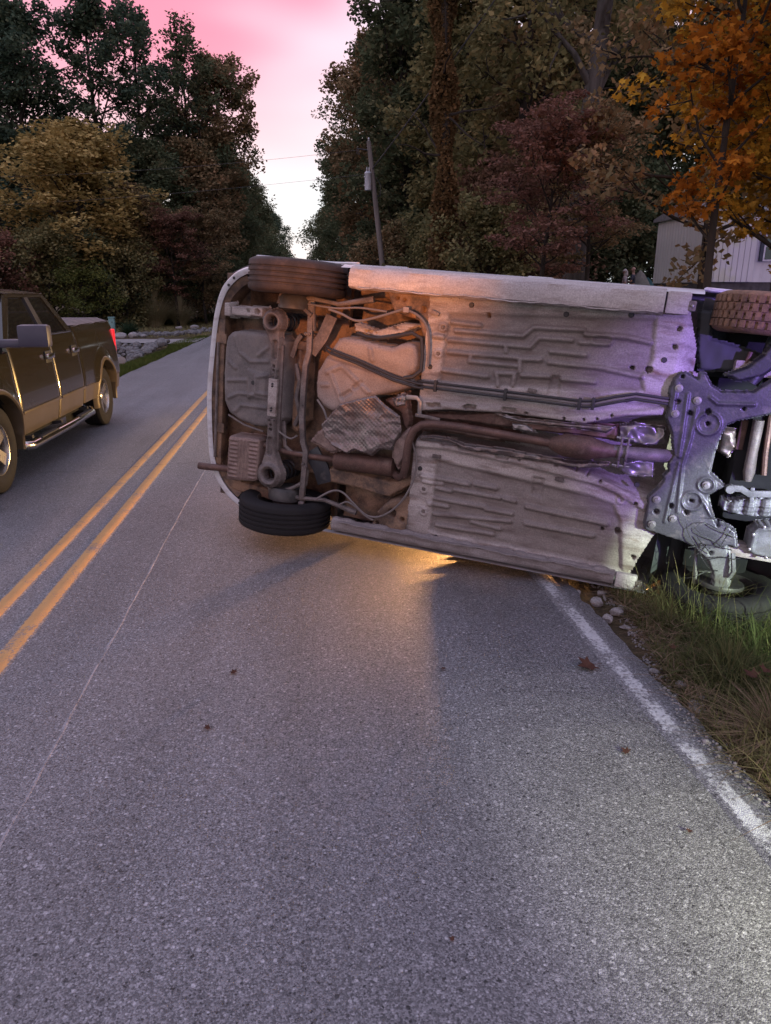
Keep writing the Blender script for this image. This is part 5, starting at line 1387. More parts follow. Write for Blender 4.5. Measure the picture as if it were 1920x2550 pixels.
def quilt(X, Y, d):
    a = (X * .8 + Y * .6) * 330; b2 = (X * .6 - Y * .8) * 330
    return -.0022 * np.abs(np.sin(a / 2) * np.sin(b2 / 2)) + .018 * np.abs(wob(X, Y, 23, 9, 2)) + .007 * np.abs(wob(X, Y, 29, 30, 3)) - .02 * np.exp(-((X - .56) ** 2 + (Y - .12) ** 2) / .012)
puck('heat_shield', SH, .172, .018, 'foil', rnd=.008, res=.0042, fn=quilt)
puck('heat_shield', [(.191,.233),(.235,.17),(.29,.13),(.33,.21),(.40,.262),(.34,.285),(.28,.262)], .195, .02, 'muffler_steel', rnd=.006, fn=lambda X, Y, d: .006 * wob(X, Y, 3, 30, 3))
puck('heat_shield', [(.73,.16),(.83,.055),(.835,.16),(.81,.25),(.78,.32),(.735,.255)], .19, .02, 'muffler_steel', rnd=.006, fn=lambda X, Y, d: .008 * wob(X, Y, 6, 26, 3))
puck('tank_guard', [(.64,-.075),(.70,-.10),(.79,-.15),(.80,-.06),(.82,.03),(.80,.10),(.765,.06),(.745,-.01)], .235, .03, 'rust_pipe', rnd=.01, fn=lambda X, Y, d: .01 * wob(X, Y, 16, 22, 3))
puck('foil_wrap', [(.69,-.085),(.75,-.135),(.79,-.12),(.775,-.06),(.72,-.04)], .20, .03, 'foil', rnd=.008, fn=lambda X, Y, d: .014 * np.abs(wob(X, Y, 7, 50, 3)))
flatbar('hanger_strap', [(.785, -.115, .205), (.85, -.118, .20), (.872, -.10, .20), (.876, -.02, .205)], .026, .008, 'zinc')
flatbar('hanger_strap', [(.85, -.018, .205), (.93, -.016, .205), (1.0, -.008, .21)], .02, .01, 'dusty_steel')
# ---- resonator and its shield
m = MB(); Lr = .40
for k in range(1):
    prof = [(0, -.002), (.035, 0), (.052, .008), (.058, .02), (.055, .026), (.055, Lr - .026), (.058, Lr - .02), (.052, Lr - .008), (.035, Lr), (0, Lr + .002)]
    m.lathe(prof, (0, 0, 0), 'x', 28)
ro = m.build('resonator', 'rust_pipe', CAR, True); ro.location = (.338, .335, .262); ro.rotation_euler = (0, 0, R(-1.5)); ro.scale = (1, 1.05, .9)
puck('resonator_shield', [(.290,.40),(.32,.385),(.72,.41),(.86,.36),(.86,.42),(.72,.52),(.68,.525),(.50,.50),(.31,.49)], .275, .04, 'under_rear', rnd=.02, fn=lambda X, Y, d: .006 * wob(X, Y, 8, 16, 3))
# ---- exhaust pipe along the tunnel
m = MB(); ctrl = [(.735, .36, .262), (.78, .375, .235), (.815, .35, .20), (.828, .29, .185), (.830, .20, .18), (.836, .13, .178), (.858, .068, .176), (.905, .030, .175), (.97, .016, .176), (1.1, .014, .178), (1.3, .019, .182), (1.5, .028, .186), (1.66, .034, .188)]
m.tube(ctrl, .0235, 16); ep = m.build('exhaust_pipe', 'rust_pipe', CAR, True)
m = MB(); m.lathe([(.027, 0), (.034, .01), (.060, .07), (.064, .085), (.064, .215), (.058, .235), (.040, .31), (.033, .335), (.033, .36)], (0, 0, 0), 'x', 28); ct = m.build('catalytic_converter', 'rust_pipe', CAR, True); ct.location = (1.64, .034, .188); ct.rotation_euler = (0, R(-1.5), R(-.5))
m = MB(); m.tube([(1.98, .030, .197), (2.06, .028, .20), (2.14, .026, .208), (2.24, .022, .225), (2.36, .02, .26)], [.033, .033, .036, .036, .034], 16); m.build('front_pipe', 'dusty_steel', ep, True)
for xx in (2.015, 2.05):
    m = MB(); m.lathe([(.030, -.006), (.050, -.006), (.052, 0), (.050, .006), (.030, .006)], (xx, .029, .20), 'x', 20); m.box((xx, .029 - .06, .20), (.012, .05, .034), ch=.004); m.box((xx, .029 + .06, .20), (.012, .05, .034), ch=.004); m.build('flange', 'dusty_steel', ep, True)
for sy in (-.075, .075): m = MB(); m.tube([(1.985, .029 + sy, .20), (2.075, .029 + sy, .20)], .007, 8); m.tube([(2.0, .029 + sy, .20), (2.012, .029 + sy, .20)], .012, 6); m.build('flange_bolt', 'zinc', ep, True)
# ---- crumpled foil in the tunnel
def cr(seed, a, f): return lambda X, Y, d: .75 * a * np.abs(wob(X, Y, seed, f * .6, 3)) + .12 * a * wob(X, Y, seed + 1, f * 2, 2)
puck('tunnel_foil', flatx((.875,-.03,1.0,-.045,1.15,-.06,1.317,-.092,1.47,-.082,1.60,-.085,1.757,-.088,1.98,-.10,1.98,-.02,1.759,-.02,1.472,-.01,1.2,-.01,.90,0)), .245, .05, 'rust_pipe', res=.006, fn=cr(31, .03, 24))
puck('tunnel_foil', [(1.31,-.086),(1.47,-.075),(1.60,-.082),(1.76,-.086),(1.97,-.095),(1.93,-.058),(1.76,-.060),(1.60,-.052),(1.47,-.050),(1.38,-.062)], .214, .02, 'foil', res=.005, fn=cr(33, .022, 40))
puck('tunnel_foil', [(1.40,-.045),(1.50,-.045),(1.56,-.005),(1.50,.0),(1.42,-.01)], .224, .03, 'foil_bright', res=.005, fn=cr(37, .02, 50))
puck('tunnel_foil', flatx((.875,.110,.96,.092,1.057,.088,1.11,.10,1.164,.114,1.28,.108,1.405,.103,1.504,.110,1.66,.118,1.792,.121,1.90,.104,1.972,.094,1.976,.115,1.90,.138,1.824,.150,1.66,.145,1.508,.145,1.4,.146,1.30,.135,1.208,.150,1.14,.13,1.08,.11,.98,.106,.892,.126)), .192, .03, 'foil', res=.0045, rnd=.005, fn=cr(41, .020, 34))
puck('tunnel_foil', [(1.98,-.10),(2.06,-.125),(2.22,-.12),(2.24,-.03),(2.15,-.01),(2.0,-.02)], .262, .05, 'foil_bright', res=.005, fn=cr(43, .035, 42))
puck('tunnel_foil', [(2.04,.075),(2.2,.06),(2.21,.15),(2.08,.165),(2.03,.14)], .235, .04, 'foil_bright', res=.005, fn=cr(47, .03, 42))
puck('tunnel_foil', [(.875,.0),(.95,-.01),(1.2,.0),(1.45,.01),(1.45,.08),(1.2,.085),(1.0,.075),(.875,.09)], .29, .05, 'rust_pipe', res=.008, fn=cr(49, .02, 20))
# ---- brake and fuel lines with clips
for k in range(3):
    o_ = -.015 + k * .016
    m = MB(); m.tube([(.84, -.205 + o_ * .6, .215), (.88, -.200 + o_, .198), (1.361, -.200 + o_, .198), (1.769, -.199 + o_, .198), (1.84, -.208 + o_, .198), (1.94, -.242 + o_, .198), (2.043, -.272 + o_ * .9, .198), (2.22, -.266 + o_ * .9, .20), (2.30, -.26 + o_, .23)], .0062 if k else .0075, 8); m.build('brake_line', 'hose_black' if k != 1 else 'cable_grey', CAR, True)
for (px, py) in ((.955, -.199), (1.36, -.199), (1.765, -.198), (1.835, -.207)):
    m = MB(); m.box((px, py, .196), (.018, .066, .026), ch=.004); m.build('line_clip', 'hose_black', CAR, True)
# ---- loose cables
for pts, r_ in [((.256,-.566,.337,-.547,.437,-.516,.55,-.543,.678,-.589,.732,-.602,.818,-.571,.871,-.508,.891,-.407,.895,-.30), .0075), ((.26,.59,.361,.523,.434,.521,.511,.577,.609,.639,.709,.621,.809,.526,.874,.39,.888,.256,.847,.141), .0065), ((.12,-.585,.30,-.575,.45,-.59,.62,-.582), .006), ((.42,.60,.47,.575,.53,.60,.60,.645,.65,.66), .0055), ((.22,-.03,.27,.03,.30,.10), .007), ((-.03,.20,.05,.235,.10,.21), .006)]:
    P = flatx(pts); Q = []
    for i in range(len(P) - 1):
        p0, p1, p2, p3 = P[max(0, i - 1)], P[i], P[i + 1], P[min(len(P) - 1, i + 2)]
        for s_ in range(5):
            t = s_ / 5
            Q.append(tuple(.5 * (2 * p1[j] + (p2[j] - p0[j]) * t + (2 * p0[j] - 5 * p1[j] + 4 * p2[j] - p3[j]) * t * t + (3 * p1[j] - p0[j] - 3 * p2[j] + p3[j]) * t ** 3) for j in (0, 1)) + (.205,))
    Q.append(P[-1] + (.205,))
    m = MB(); m.tube(Q, r_, 8); m.build('cable', 'cable_grey', CAR, True)
m = MB(); m.box((.735, -.602, .203), (.035, .03, .02), ch=.004); m.build('cable_clip', 'under_paint', CAR)
# ---- front sub-frame
SUB = [(2.232,-.411),(2.262,-.425),(2.326,-.398),(2.324,-.426),(2.358,-.43),(2.398,-.374),(2.448,-.348),(2.592,-.365),(2.64,-.41),(2.70,-.46),(2.74,-.44),(2.74,-.30),(2.688,-.258),(2.551,-.208),(2.510,-.18),(2.490,-.12),(2.480,-.033),(2.477,.068),(2.50,.085),(2.565,.132),(2.493,.194),(2.52,.26),(2.55,.323),(2.622,.336),(2.655,.355),(2.672,.40),(2.684,.455),(2.64,.44),(2.60,.46),(2.52,.50),(2.46,.48),(2.403,.462),(2.33,.452),(2.285,.443),(2.21,.432),(2.200,.40),(2.197,.243),(2.238,.184),(2.255,.15),(2.250,.12),(2.270,.092),(2.262,.05),(2.280,.005),(2.262,-.05),(2.250,-.105),(2.214,-.171),(2.200,-.335),(2.212,-.385)]
SRB = [(2.292,-.314,2.309,.008),(2.346,-.247,2.345,-.09),(2.345,-.09,2.332,.047),(2.332,.047,2.356,.303),(2.315,.041,2.303,.365),(2.467,.222,2.519,.291),(2.40,-.31,2.44,-.284),(2.44,-.284,2.605,-.30),(2.23,-.36,2.235,-.20)]
SHO = [(2.251,-.4,.010),(2.251,-.272,.012),(2.323,-.22,.011),(2.404,-.238,.014),(2.591,-.41,.020),(2.566,-.274,.008),(2.25,.319,.014),(2.32,.274,.013),(2.401,.295,.014),(2.415,-.178,.010),(2.47,-.372,.008),(2.563,.338,.009),(2.414,.231,.011)]
def ringfn(X, Y, d):
    z = 0
    for (px, py, r_) in ((2.415, -.178, .055), (2.414, .231, .048), (2.466, .136, .038)):
        z = z - .012 * np.exp(-((np.hypot(X - px, Y - py) - r_) / .007) ** 2)
    return z + .002 * wob(X, Y, 71, 18, 3)
sub = puck('front_subframe', SUB, .185, .05, 'subframe_steel', rnd=.012, res=.0055, beads=SRB, br=.008, bh=.010, pits=SHO, fn=ringfn)
for (px, py) in [(2.245,-.339),(2.25,-.209),(2.343,-.288),(2.242,.252),(2.242,.39),(2.339,.341),(2.466,.136)]:
    m = MB(); m.lathe([(.0, -.020), (.010, -.020), (.011, -.010), (.020, -.009), (.021, 0), (.021, .006)], (px, py, .183), 'z', 16); m.build('bolt', 'zinc', sub, True)
la = puck('control_arm', [(2.46,.475),(2.56,.455),(2.63,.43),(2.66,.50),(2.675,.58),(2.690,.68),(2.60,.68),(2.585,.60),(2.55,.54),(2.50,.505)], .180, .04, 'cast_alloy', rnd=.012, pits=[(2.56,.49,.010)])
puck('control_arm', [(2.44,-.43),(2.52,-.40),(2.62,-.44),(2.68,-.50),(2.72,-.64),(2.64,-.65),(2.60,-.55),(2.54,-.48)], .195, .04, 'black_steel', rnd=.012)
m = MB(); m.tube([(2.49, .50, .25), (2.505, .60, .26), (2.520, .66, .27)], .0095, 8); m.tube([(2.512, .625, .265), (2.524, .70, .275)], .014, 8); m.build('stabiliser_link', 'zinc', CAR, True)
m = MB(); m.tube([(2.66, .47, .17), (2.68, .56, .15), (2.67, .60, .165)], .012, 6); m.build('ball_joint', 'cast_alloy', CAR, True)
# engine, gearbox, shafts
m = MB(); m.box((2.86, 0.02, .52), (.55, .62, .40), ch=.03); m.build('engine_block', 'well_black', CAR, True)
m = MB(); m.box((2.75, 0, .62), (.86, 1.30, .02)); m.build('engine_bay', 'well_black', CAR)
m = MB(); m.box((3.06, 0, .48), (.05, 1.10, .42), ch=.01); m.build('radiator', 'black_steel', CAR, True)
puck('front_undertray', [(3.0,-.58),(3.22,-.56),(3.27,-.35),(3.29,0),(3.27,.35),(3.22,.56),(3.0,.58),(2.97,.3),(2.97,-.3)], .225, .10, 'plastic_dark', rnd=.02, beads=[(3.05,-.5,3.05,.5),(3.12,-.48,3.12,.48)], br=.008, bh=.008)
for s in (-1, 1):
    m = MB(); m.box((2.80, s * .47, .30), (.62, .075, .10), ch=.012); m.build('front_rail', 'under_paint', CAR, True)
    m = MB(); m.box((2.62, s * .56, .70), (.34, .22, .5), ch=.03); m.build('strut_tower', 'well_black', CAR, True)
puck('oil_pan', [(2.725,.345),(2.76,.305),(2.90,.275),(2.93,.30),(2.94,.47),(2.91,.485),(2.76,.475),(2.725,.45)], .20, .12, 'cast_alloy', rnd=.02, beads=[(2.745,.36,2.745,.45),(2.76,.325,2.90,.30)], br=.008, bh=.008)
for (px, py) in ((2.738, .36), (2.735, .44), (2.78, .312), (2.85, .298), (2.82, .47)): bolt((px, py, .195), .008, CAR, 'zinc')
tm = puck('gearbox', [(2.565,.215),(2.62,.195),(2.70,.17),(2.80,.15),(2.86,.17),(2.86,.25),(2.80,.27),(2.70,.285),(2.62,.282),(2.572,.27)], .235, .14, 'cast_alloy', rnd=.02, beads=[(2.60,.235,2.84,.20),(2.60,.255,2.84,.225)], br=.007, bh=.008, fn=lambda X, Y, d: .012 * np.sign(np.sin(X * 90)) * (d < -.015))
flatbar('mount_bracket', [(2.57, .14, .22), (2.64, .135, .222), (2.68, .155, .222), (2.78, .14, .225), (2.84, .135, .225)], .034, .03, 'cast_alloy')
flatbar('mount_bracket', [(2.69, .12, .23), (2.70, .20, .23)], .02, .03, 'cast_alloy')
m = MB(); m.lathe([(0, -.03), (.022, -.03), (.026, 0), (.022, .03), (0, .03)], (2.585, .142, .215), 'z', 14); m.build('mount_bush', 'cast_alloy', CAR, True)
m = MB(); m.tube([(2.655, -.22, .27), (2.66, -.05, .275), (2.665, .05, .28), (2.668, .10, .285)], [.028, .026, .03, .02], 12); m.build('drive_shaft', 'dusty_steel', CAR, True)
m = MB(); m.tube([(2.71, -.25, .30), (2.725, -.05, .30), (2.74, .06, .30)], .015, 8); m.build('steering_rack', 'rust_pipe', CAR, True)
m = MB(); m.box((2.60, -.13, .33), (.035, .16, .03), ch=.006); m.build('bracket', 'rust_pipe', CAR)
puck('foil_wrap', [(2.50,-.15),(2.57,-.16),(2.59,-.08),(2.56,.0),(2.50,-.03)], .30, .03, 'foil', rnd=.01, fn=cr(53, .03, 40))
# wheel-house liners
for s in (-1, 1):
    V = []; F = []; n = 26
    for k in range(n + 1):
        t = R(2 + 176 * k / n)
        for h_ in (.40, .50, .60, .72, .80): V.append((WB + .355 * math.cos(t), s * h_, .30 + .355 * math.sin(t) + .02 * math.sin(k * 1.3)))
    for k in range(n):
        for j in range(4): F.append((k * 5 + j, k * 5 + j + 1, (k + 1) * 5 + j + 1, (k + 1) * 5 + j))
    m = MB(); m.add(V, F); m.build('wheel_house', 'liner_grey', CAR, True)
    V = []; F = []
    for k in range(n + 1):
        t = R(4 + 172 * k / n)
        for h_ in (.47, .60, .72, .80): V.append((.34 * math.cos(t), s * h_, .31 + .345 * math.sin(t)))
    for k in range(n):
        for j in range(3): F.append((k * 4 + j, k * 4 + j + 1, (k + 1) * 4 + j + 1, (k + 1) * 4 + j))
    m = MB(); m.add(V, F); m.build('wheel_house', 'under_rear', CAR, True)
puck('splash_panel', [(2.27,-.735),(2.345,-.74),(2.36,-.60),(2.46,-.585),(2.60,-.55),(2.62,-.46),(2.44,-.44),(2.33,-.43),(2.305,-.52)], .33, .03, 'liner_grey', rnd=.02, bump=.012, bfreq=16)
m = MB(); m.tube([(2.50, -.44, .27), (2.54, -.50, .26), (2.55, -.55, .27)], .012, 8); m.build('brake_hose', 'rust_pipe', CAR, True)
m = MB(); m.tube([(2.58, -.40, .27), (2.63, -.52, .27), (2.645, -.64, .28)], [.04, .035, .03], 10); m.build('tie_rod', 'black_steel', CAR, True)
# ---- wheels
def cw(x, s, rim, tm, lugs, dy=0, tilt=(0, 0, 0)):
    w = make_wheel(CAR, (x, s * (TRK + dy), .30), s, .30, .19, .192, tm, rim, 7, 4, lugs, hub='rim_dark'); w.rotation_euler = tilt; return w
cw(0, -1, 'rim_dark', 'brown_tyre', 0); cw(0, 1, 'rim_dark', 'tyre_rubber', 0)
cw(WB, -1, 'rim_dark', 'mud_tyre', 44, 0, (0, 0, R(2))); cw(WB + .01, 1, 'rim_dark', 'tyre_rubber', 0, .035, (R(5), 0, R(-6)))
for s in (-1, 1):
    m = MB(); m.lathe([(.03, -.012), (.125, -.012), (.128, 0), (.125, .012), (.03, .012)], (WB, s * (TRK - .05), .30), 'y', 30); m.build('brake_disc', 'rim_dark', CAR, True)
# ---- painted body shell: lofted sections
def topz(x): return float(np.interp(x, [-.64, -.60, -.50, -.30, .10, .5, 1.0, 1.45, 1.6, 2.20, 2.35, 2.9, 3.2, 3.32], [.60, .86, .98, 1.18, 1.43, 1.47, 1.475, 1.44, 1.38, 1.02, .97, .88, .76, .55]))
def halfw(x, z):
    b_ = np.interp(z, [.18, .22, .30, .45, .60, .75, .92, 1.05, 1.40, 1.5], [.800, .822, .834, .845, .852, .850, .825, .765, .60, .55])
    e = 1 - .13 * max(0, (-.22 - x) / .42) ** 2.2 - .22 * max(0, (x - 2.75) / .57) ** 2.4
    return float(b_ * e)
xs = np.linspace(-.64, 3.32, 100); ns = 22; V = []
zl = []
for x in xs:
    zt = topz(x); z0 = .19 if .30 < x < 2.30 else (.60 if x < -.26 else .24)
    zz = [z0 + (zt - .05 - z0) * i / (ns - 1) for i in range(ns)]
    row = [(x, halfw(x, z), z) for z in zz]
    hw2 = halfw(x, zt - .05)
    row += [(x, hw2 * .90, zt - .018), (x, hw2 * .5, zt + .006), (x, 0, zt + .012)]
    zl.append(row)
nr = ns + 3
for row in zl:
    for (x, y, z) in row: V.append((x, min(y, .788), z))   # left flank pressed in by the road
    for (x, y, z) in reversed(row[:-1]): V.append((x, -y, z))
nn = 2 * nr - 1
FB = {'body_shell': [], 'L': [], 'Rr': [], 'ws': [], 'rg': []}
for i in range(len(xs) - 1):
    for j in range(nn - 1):
        q = (i * nn + j, (i + 1) * nn + j, (i + 1) * nn + j + 1, i * nn + j + 1)
        cx = sum(V[k][0] for k in q) / 4; cy = sum(V[k][1] for k in q) / 4; cz = sum(V[k][2] for k in q) / 4
        if abs(cy) > .55 and (math.hypot(cx, cz - .31) < .345 or math.hypot(cx - WB, cz - .31) < .355): continue
        sideface = j < ns - 1 or j >= nn - ns
        key = 'body_shell'
        if sideface and cz > .96 and ((.02 < cx < .86) or (.94 < cx < 1.85)) and cz < topz(cx) - .09: key = 'L' if cy > 0 else 'Rr'
        if not sideface and 1.60 < cx < 2.18 and abs(cy) < .70: key = 'ws'
        if not sideface and -.46 < cx < .04 and abs(cy) < .60: key = 'rg'
        FB[key].append(q)
def sub_mesh(name, F, mat, parent=CAR):
    ids = sorted({k for f in F for k in f}); mp_ = {k: i for i, k in enumerate(ids)}
    m = MB(); m.add([V[k] for k in ids], [tuple(mp_[k] for k in f) for f in F]); return m.build(name, mat, parent, True)
shell = sub_mesh('body_shell', FB['body_shell'], 'car_white')
for key, nm in (('L', 'side_window'), ('Rr', 'side_window'), ('ws', 'windshield'), ('rg', 'rear_window')): sub_mesh(nm, FB[key], 'car_glass')
for s in (-1, 1):
    for wx, rr_ in ((0, .352), (WB, .362)):
        m = MB(); m.tube([(wx + rr_ * math.cos(R(a)), s * (halfw(wx, .31 + max(-.08, rr_ * math.sin(R(a)))) + .001), .31 + rr_ * math.sin(R(a))) for a in range(16, 168, 6)], .012, 6); m.build('arch_lip', 'car_white', shell, True)
    for xx in (.78, 1.72): m = MB(); m.box((xx - .35, s * .862, .86), (.16, .03, .035), ch=.01); m.build('door_handle', 'car_white', shell, True)
    m = MB(); m.box((-.56, s * .62, .80), (.12, .22, .26), ch=.03); m.build('tail_light', 'lamp_red_off', CAR, True)
# ---- rear bumper skin with a turned-in lower lip
BO = [(-.20,-.80),(-.29,-.778),(-.367,-.758),(-.442,-.715),(-.515,-.632),(-.556,-.515),(-.578,-.376),(-.592,-.2),(-.602,-.05),(-.603,.102),(-.590,.305),(-.570,.459),(-.525,.580),(-.455,.672),(-.37,.735),(-.28,.775),(-.20,.80)]
Q = []
for i in range(len(BO) - 1):
    for s_ in range(4):
        t = s_ / 4; p0, p1, p2, p3 = BO[max(0, i - 1)], BO[i], BO[i + 1], BO[min(len(BO) - 1, i + 2)]
        Q.append(tuple(.5 * (2 * p1[j] + (p2[j] - p0[j]) * t + (2 * p0[j] - 5 * p1[j] + 4 * p2[j] - p3[j]) * t * t + (3 * p1[j] - p0[j] - 3 * p2[j] + p3[j]) * t ** 3) for j in (0, 1)))
Q.append(BO[-1])
V = []; F = []
cols_ = [(.965, .300), (.945, .285), (.965, .277), (.995, .278), (1.012, .292), (1.035, .36), (1.055, .46), (1.055, .56), (1.04, .64), (1.01, .70)]
for (x, y) in Q:
    for sc_, z in cols_: V.append((x * sc_ if x < -.25 else x * (1 + (sc_ - 1) * .3), y * (1 + (sc_ - 1) * .7), z))
q = len(cols_)
for i in range(len(Q) - 1):
    for j in range(q - 1): F.append((i * q + j, (i + 1) * q + j, (i + 1) * q + j + 1, i * q + j + 1))
m = MB(); m.add(V, F); bum = m.build('rear_bumper', 'car_white', CAR, True)
for (px, py) in ((-.466, -.655), (-.43, -.70), (-.33, .735)):
    m = MB(); m.lathe([(0, 0), (.009, 0), (.009, .004), (0, .005)], (px, py, .2745), 'z', 10); m.build('clip', 'hose_black', bum)
V = []; F = []
for i, (x, y) in enumerate(Q):
    for sc_, z in ((.955, .295), (.90, .31), (.89, .38), (.89, .50)): V.append((x * sc_, y * sc_, z))
for i in range(8, len(Q) - 9):
    for j in range(3): F.append((i * 4 + j, (i + 1) * 4 + j, (i + 1) * 4 + j + 1, i * 4 + j + 1))
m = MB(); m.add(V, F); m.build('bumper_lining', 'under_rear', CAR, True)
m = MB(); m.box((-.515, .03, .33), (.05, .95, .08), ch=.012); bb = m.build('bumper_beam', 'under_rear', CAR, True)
for (px, py) in ((-.475, -.323), (-.474, .251)):
    m = MB(); m.box((px - .035, py, .287), (.075, .06, .012), ch=.003); m.build('beam_bracket', 'under_rear', CAR)
m = MB(); m.tube([(-.53, -.30, .28), (-.53, .45, .28)], .010, 6); m.build('beam_edge', 'dusty_steel', CAR)
# dry stems and vine caught in the front suspension
leafmat('stem_dry', [(.10, .08, .05), (.16, .13, .08), (.2, .17, .1)], .1)
rsv = np.random.RandomState(61)
for k in range(10):
    p = np.array([2.45 + .22 * rsv.rand(), .28 + .3 * rsv.rand(), .165]); d = np.array([rsv.normal(), rsv.normal() * 1.2, 0]); P = branch_path(p, d, rsv.uniform(.10, .30), rsv, 5, 0, .35)
    P = [(q_[0], q_[1], .155 + .012 * math.sin(i * 2 + k)) for i, q_ in enumerate(P)]
    m = MB(); m.tube(P, [.0032, .003, .0028, .0025, .002, .0015], 5); m.build('plant_stem', 'hose_black', CAR)
# ================================================================== RIGHT VERGE: gravel, straw, grass, leaves
leafmat('grass_mix', [(.030, .042, .018), (.058, .074, .028), (.10, .105, .042), (.17, .145, .07), (.27, .21, .115)], .2)
leafmat('straw', [(.12, .085, .055), (.22, .155, .10), (.32, .235, .155)], .15)
rv_ = np.random.RandomState(77)
def edge_x(y): return 1.60 + .05 * wob(y, 0 * y, 90, 2.2, 3) + .13 * sstep(2.2, 3.6, y)
# gravel too small to count
nG = 2800; yv = .6 + 6.6 * rv_.rand(nG) ** 1.2; xv = edge_x(yv) + np.abs(rv_.normal(0, .13, nG)) - .03
GM = [rock_mesh('gravel', 100 + i, 1, .8) for i in range(5)]
V = []; F = []; off = 0
bases = []
for g in GM:
    co = np.zeros(len(g.vertices) * 3); g.vertices.foreach_get('co', co); fi = np.array([list(p.vertices) for p in g.polygons]); bases.append((co.reshape(-1, 3), fi))
for i in range(nG):
    co, fi = bases[i % 5]; s = rv_.uniform(.006, .022) * (1.0 if rv_.rand() < .9 else 1.6); a = rv_.rand() * 6.28
    c, s2 = math.cos(a), math.sin(a); q = co @ np.array([[c, -s2, 0], [s2, c, 0], [0, 0, 1]]) * s
    q = q + np.array([xv[i], yv[i], max(float(gz(xv[i], yv[i])), -.002 if xv[i] < 1.59 else -1) + s * .25]); V.append(q); F.append(fi + off); off += len(q)
tag(link_mesh('gravel', np_mesh('gravel', np.concatenate(V), np.concatenate(F)), 'rock_pale'), 'fine pale gravel scattered along the right road edge', 'gravel', kind='stuff')
GS = [rock_mesh('pebble', 200 + i, 2, .7) for i in range(5)]
for g in GS: g.materials.append(MATS['rock_pale'])
for k, (x, y, s) in enumerate([(1.66, 3.72, .10), (1.72, 3.58, .085), (1.80, 3.66, .07), (1.63, 3.50, .08), (1.88, 3.55, .06), (1.74, 3.86, .07), (1.60, 3.88, .06), (1.69, 3.40, .055), (1.93, 3.75, .06), (1.62, 2.93, .05), (1.68, 2.78, .075), (1.72, 2.66, .06), (1.66, 2.60, .085), (1.61, 2.70, .045), (1.75, 2.74, .05), (1.69, 2.48, .05), (1.64, 2.32, .045), (1.72, 2.30, .04), (1.66, 1.96, .06), (1.72, 1.86, .075), (1.69, 1.76, .05), (1.75, 1.70, .08), (1.66, 1.66, .05), (1.73, 1.58, .06), (1.62, 2.05, .04)]):
    o = bpy.data.objects.new('roadside_stone', GS[k % 5]); COL.objects.link(o); o.location = (x, y, float(gz(x, y)) + s * .22); o.scale = (s, s, s); o.rotation_euler = (0, 0, k * 1.7)
    tag(o, 'pale rounded stone lying in the gravel strip along the right road edge', 'stone', 'pale stones along the right road edge')
# straw and pine litter lying flat
n = 11000; y = .7 + 6 * rv_.rand(n) ** 1.1; x = edge_x(y) + .02 + np.abs(rv_.normal(0, .34, n))
tag(blades('straw_litter', np.stack([x, y, gz(x, y) + .004 + .07 * rv_.rand(n) ** 2], -1), rv_.uniform(.015, .06, n), rv_.uniform(.003, .006, n), rv_, 'straw', 3.2, 2), 'tan straw and pine litter lying along the right road edge', 'litter', kind='stuff')
# standing grass
n = 72000; y = .5 + 6.0 * rv_.rand(n) ** 1.1; x = edge_x(y) + .05 + 2.9 * rv_.rand(n) ** 1.7
dens = .5 + .5 * wob(x, y, 31, 3.4, 3) + .5 * sstep(0, .45, x - edge_x(y)); ok = rv_.rand(n) < np.clip(dens, .12, 1)
# nothing grows through the car body
def in_car(x, y):
    q = Mc.transposed() @ ((Vector((x, y, 0.0)) - CAR.location) / KS); return q.z > .30 and -.7 < q.x < 3.4
ic = np.array([in_car(a, b2) for a, b2 in zip(x, y)]); ok &= ~ic
x = x[ok]; y = y[ok]; n = len(x)
hgt_ = rv_.uniform(.11, .31, n) * (1 + .7 * (rv_.rand(n) > .86)) * (.55 + .45 * sstep(0, .35, x - edge_x(y))); hgt_ *= .75 + .35 * wob(x, y, 35, 5, 3)
hgt_ = np.clip(hgt_, .03, .46)
col_ = np.clip(.56 + .42 * wob(x, y, 33, 2.6, 3) + rv_.normal(0, .22, n) - .25 * sstep(.3, 1.1, x - edge_x(y)) + .25 * (1 - sstep(.0, .3, x - edge_x(y))), 0, 1)
tag(blades('tall_grass', np.stack([x, y, gz(x, y) - .01], -1), hgt_, rv_.uniform(.0035, .0075, n), rv_, 'grass_mix', .75, 4, col_), 'unmown green and straw coloured grass on the right verge under the front wheel', 'grass', kind='stuff')
# dry grass tussocks near the lower right
for (cx, cy, hh, n, lb) in [(1.86, 2.33, .24, 520, 'dry tan grass tussock leaning over the straw at the right verge'), (1.96, 2.85, .26, 420, 'green and tan grass tussock with long arching blades on the right verge')]:
    rt = empty('grass_tussock', (cx, cy, float(gz(cx, cy)))); tag(rt, lb, 'grass')
    az = rv_.rand(n) * 6.283; rad = .05 * np.sqrt(rv_.rand(n))
    blades('blade_tuft', np.stack([rad * np.cos(az), rad * np.sin(az), 0 * az], -1), hh * rv_.uniform(.5, 1.2, n), .005, rv_, 'straw' if cy < 2.5 else 'grass_mix', .9, 5, None, az, rt)
for (cx, cy, hh, a) in [(1.98, 3.05, .30, 2.4), (2.16, 2.95, .36, 1.2), (1.75, 2.86, .26, 3.3), (2.35, 3.0, .42, .6), (2.42, 3.12, .4, 2.0), (1.93, 3.35, .34, 2.9), (2.25, 2.75, .35, 4.0)]:
    o = blades('broad_grass_blade', np.zeros((3, 3)), hh * np.array([1, .8, .6]), .016, rv_, 'grass_mix', .8, 6, np.array([.3, .35, .4]), np.array([a, a + .5, a - .6])); o.location = (cx, cy, float(gz(cx, cy)))
    tag(o, 'broad green grass blades arching among the finer verge grass', 'grass', 'broad blades in the right verge')
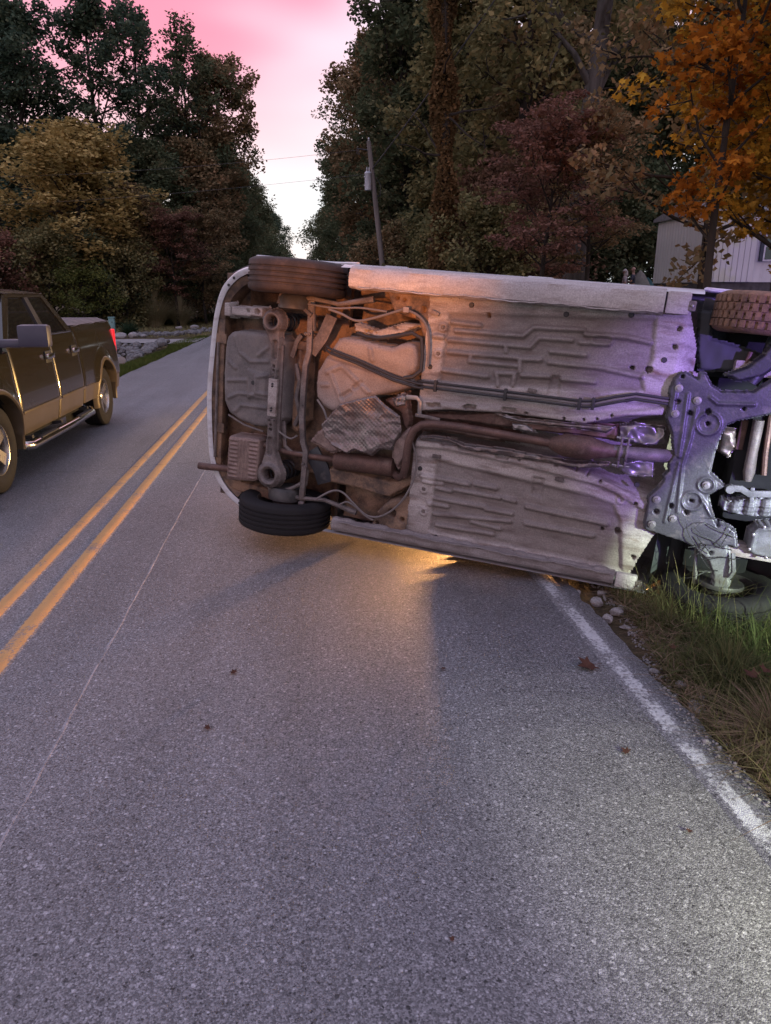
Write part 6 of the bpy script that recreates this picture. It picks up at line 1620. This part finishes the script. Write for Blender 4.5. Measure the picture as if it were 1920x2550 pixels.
# fallen leaves
leafmat('dead_leaf', [(.05, .028, .021), (.085, .043, .032), (.13, .068, .048)], .1)
def dead_leaf(x, y, s, rot, label, z=None, curl=.35):
    sh = LOBED; V = [(0, .45 * s, .0)]; 
    for a, b2 in sh: V.append((a * s, (b2 - .0) * s, curl * s * (abs(a) ** 1.3 + .5 * (b2 - .45) ** 2)))
    F = [(0, i + 1, (i + 1) % len(sh) + 1) for i in range(len(sh))]
    m = MB(); m.add(V, F); m.tube([(0, 0, .02 * s), (0, -.5 * s, .06 * s)], .012 * s, 4)
    o = m.build('fallen_leaf', 'dead_leaf', None); o.location = (x, y, (float(road_z(x)) + .006) if z is None else z); o.rotation_euler = (R(8), R(-10), rot)
    add_attr(o.data, 'rnd', np.random.RandomState(int(s * 1e4)).rand(len(o.data.vertices)))
    tag(o, label, 'leaf')
dead_leaf(1.335, 2.965, .10, 1.9, 'curled brown leaf lying on the asphalt beside the white edge line')
dead_leaf(1.20, 2.28, .035, .5, 'small torn reddish leaf fragment on the road left of the white line')
dead_leaf(1.22, 1.86, .022, 2.5, 'tiny orange leaf scrap on the road near the lower white line')
dead_leaf(.36, 1.52, .016, 1.1, 'tiny brown leaf scrap near the bottom centre of the road')
dead_leaf(.60, 3.0, .030, 4.0, 'small dark leaf on the road right of centre')
dead_leaf(-.42, 2.62, .030, 2.0, 'small dark leaf on the road left of centre')
dead_leaf(-.36, 3.05, .034, .3, 'small brown leaf upslope on the road left of centre')
zz = float(gz(1.95, 2.6)) + .16
for k, (dx_, dy_, a) in enumerate([(0, 0, .4), (.07, .03, 2.2), (.03, -.07, 4.0)]):
    dead_leaf(1.93 + dx_, 2.62 + dy_, .065, a, ['rust coloured dead leaf on top of the clump in the verge grass', 'rust coloured dead leaf at the right of the clump in the verge grass', 'rust coloured dead leaf lowest of the clump in the verge grass'][k], zz + .02 * k, .6)
for k in range(16):
    x = rv_.uniform(1.7, 2.6); y = rv_.uniform(1.7, 3.2)
    dead_leaf(x, y, rv_.uniform(.03, .06), rv_.rand() * 6, 'small dry leaf caught low in the right verge grass', float(gz(x, y)) + rv_.uniform(.03, .08), .5)
    bpy.context.scene.collection.objects[-1]['group'] = 'dry leaves in the right verge'
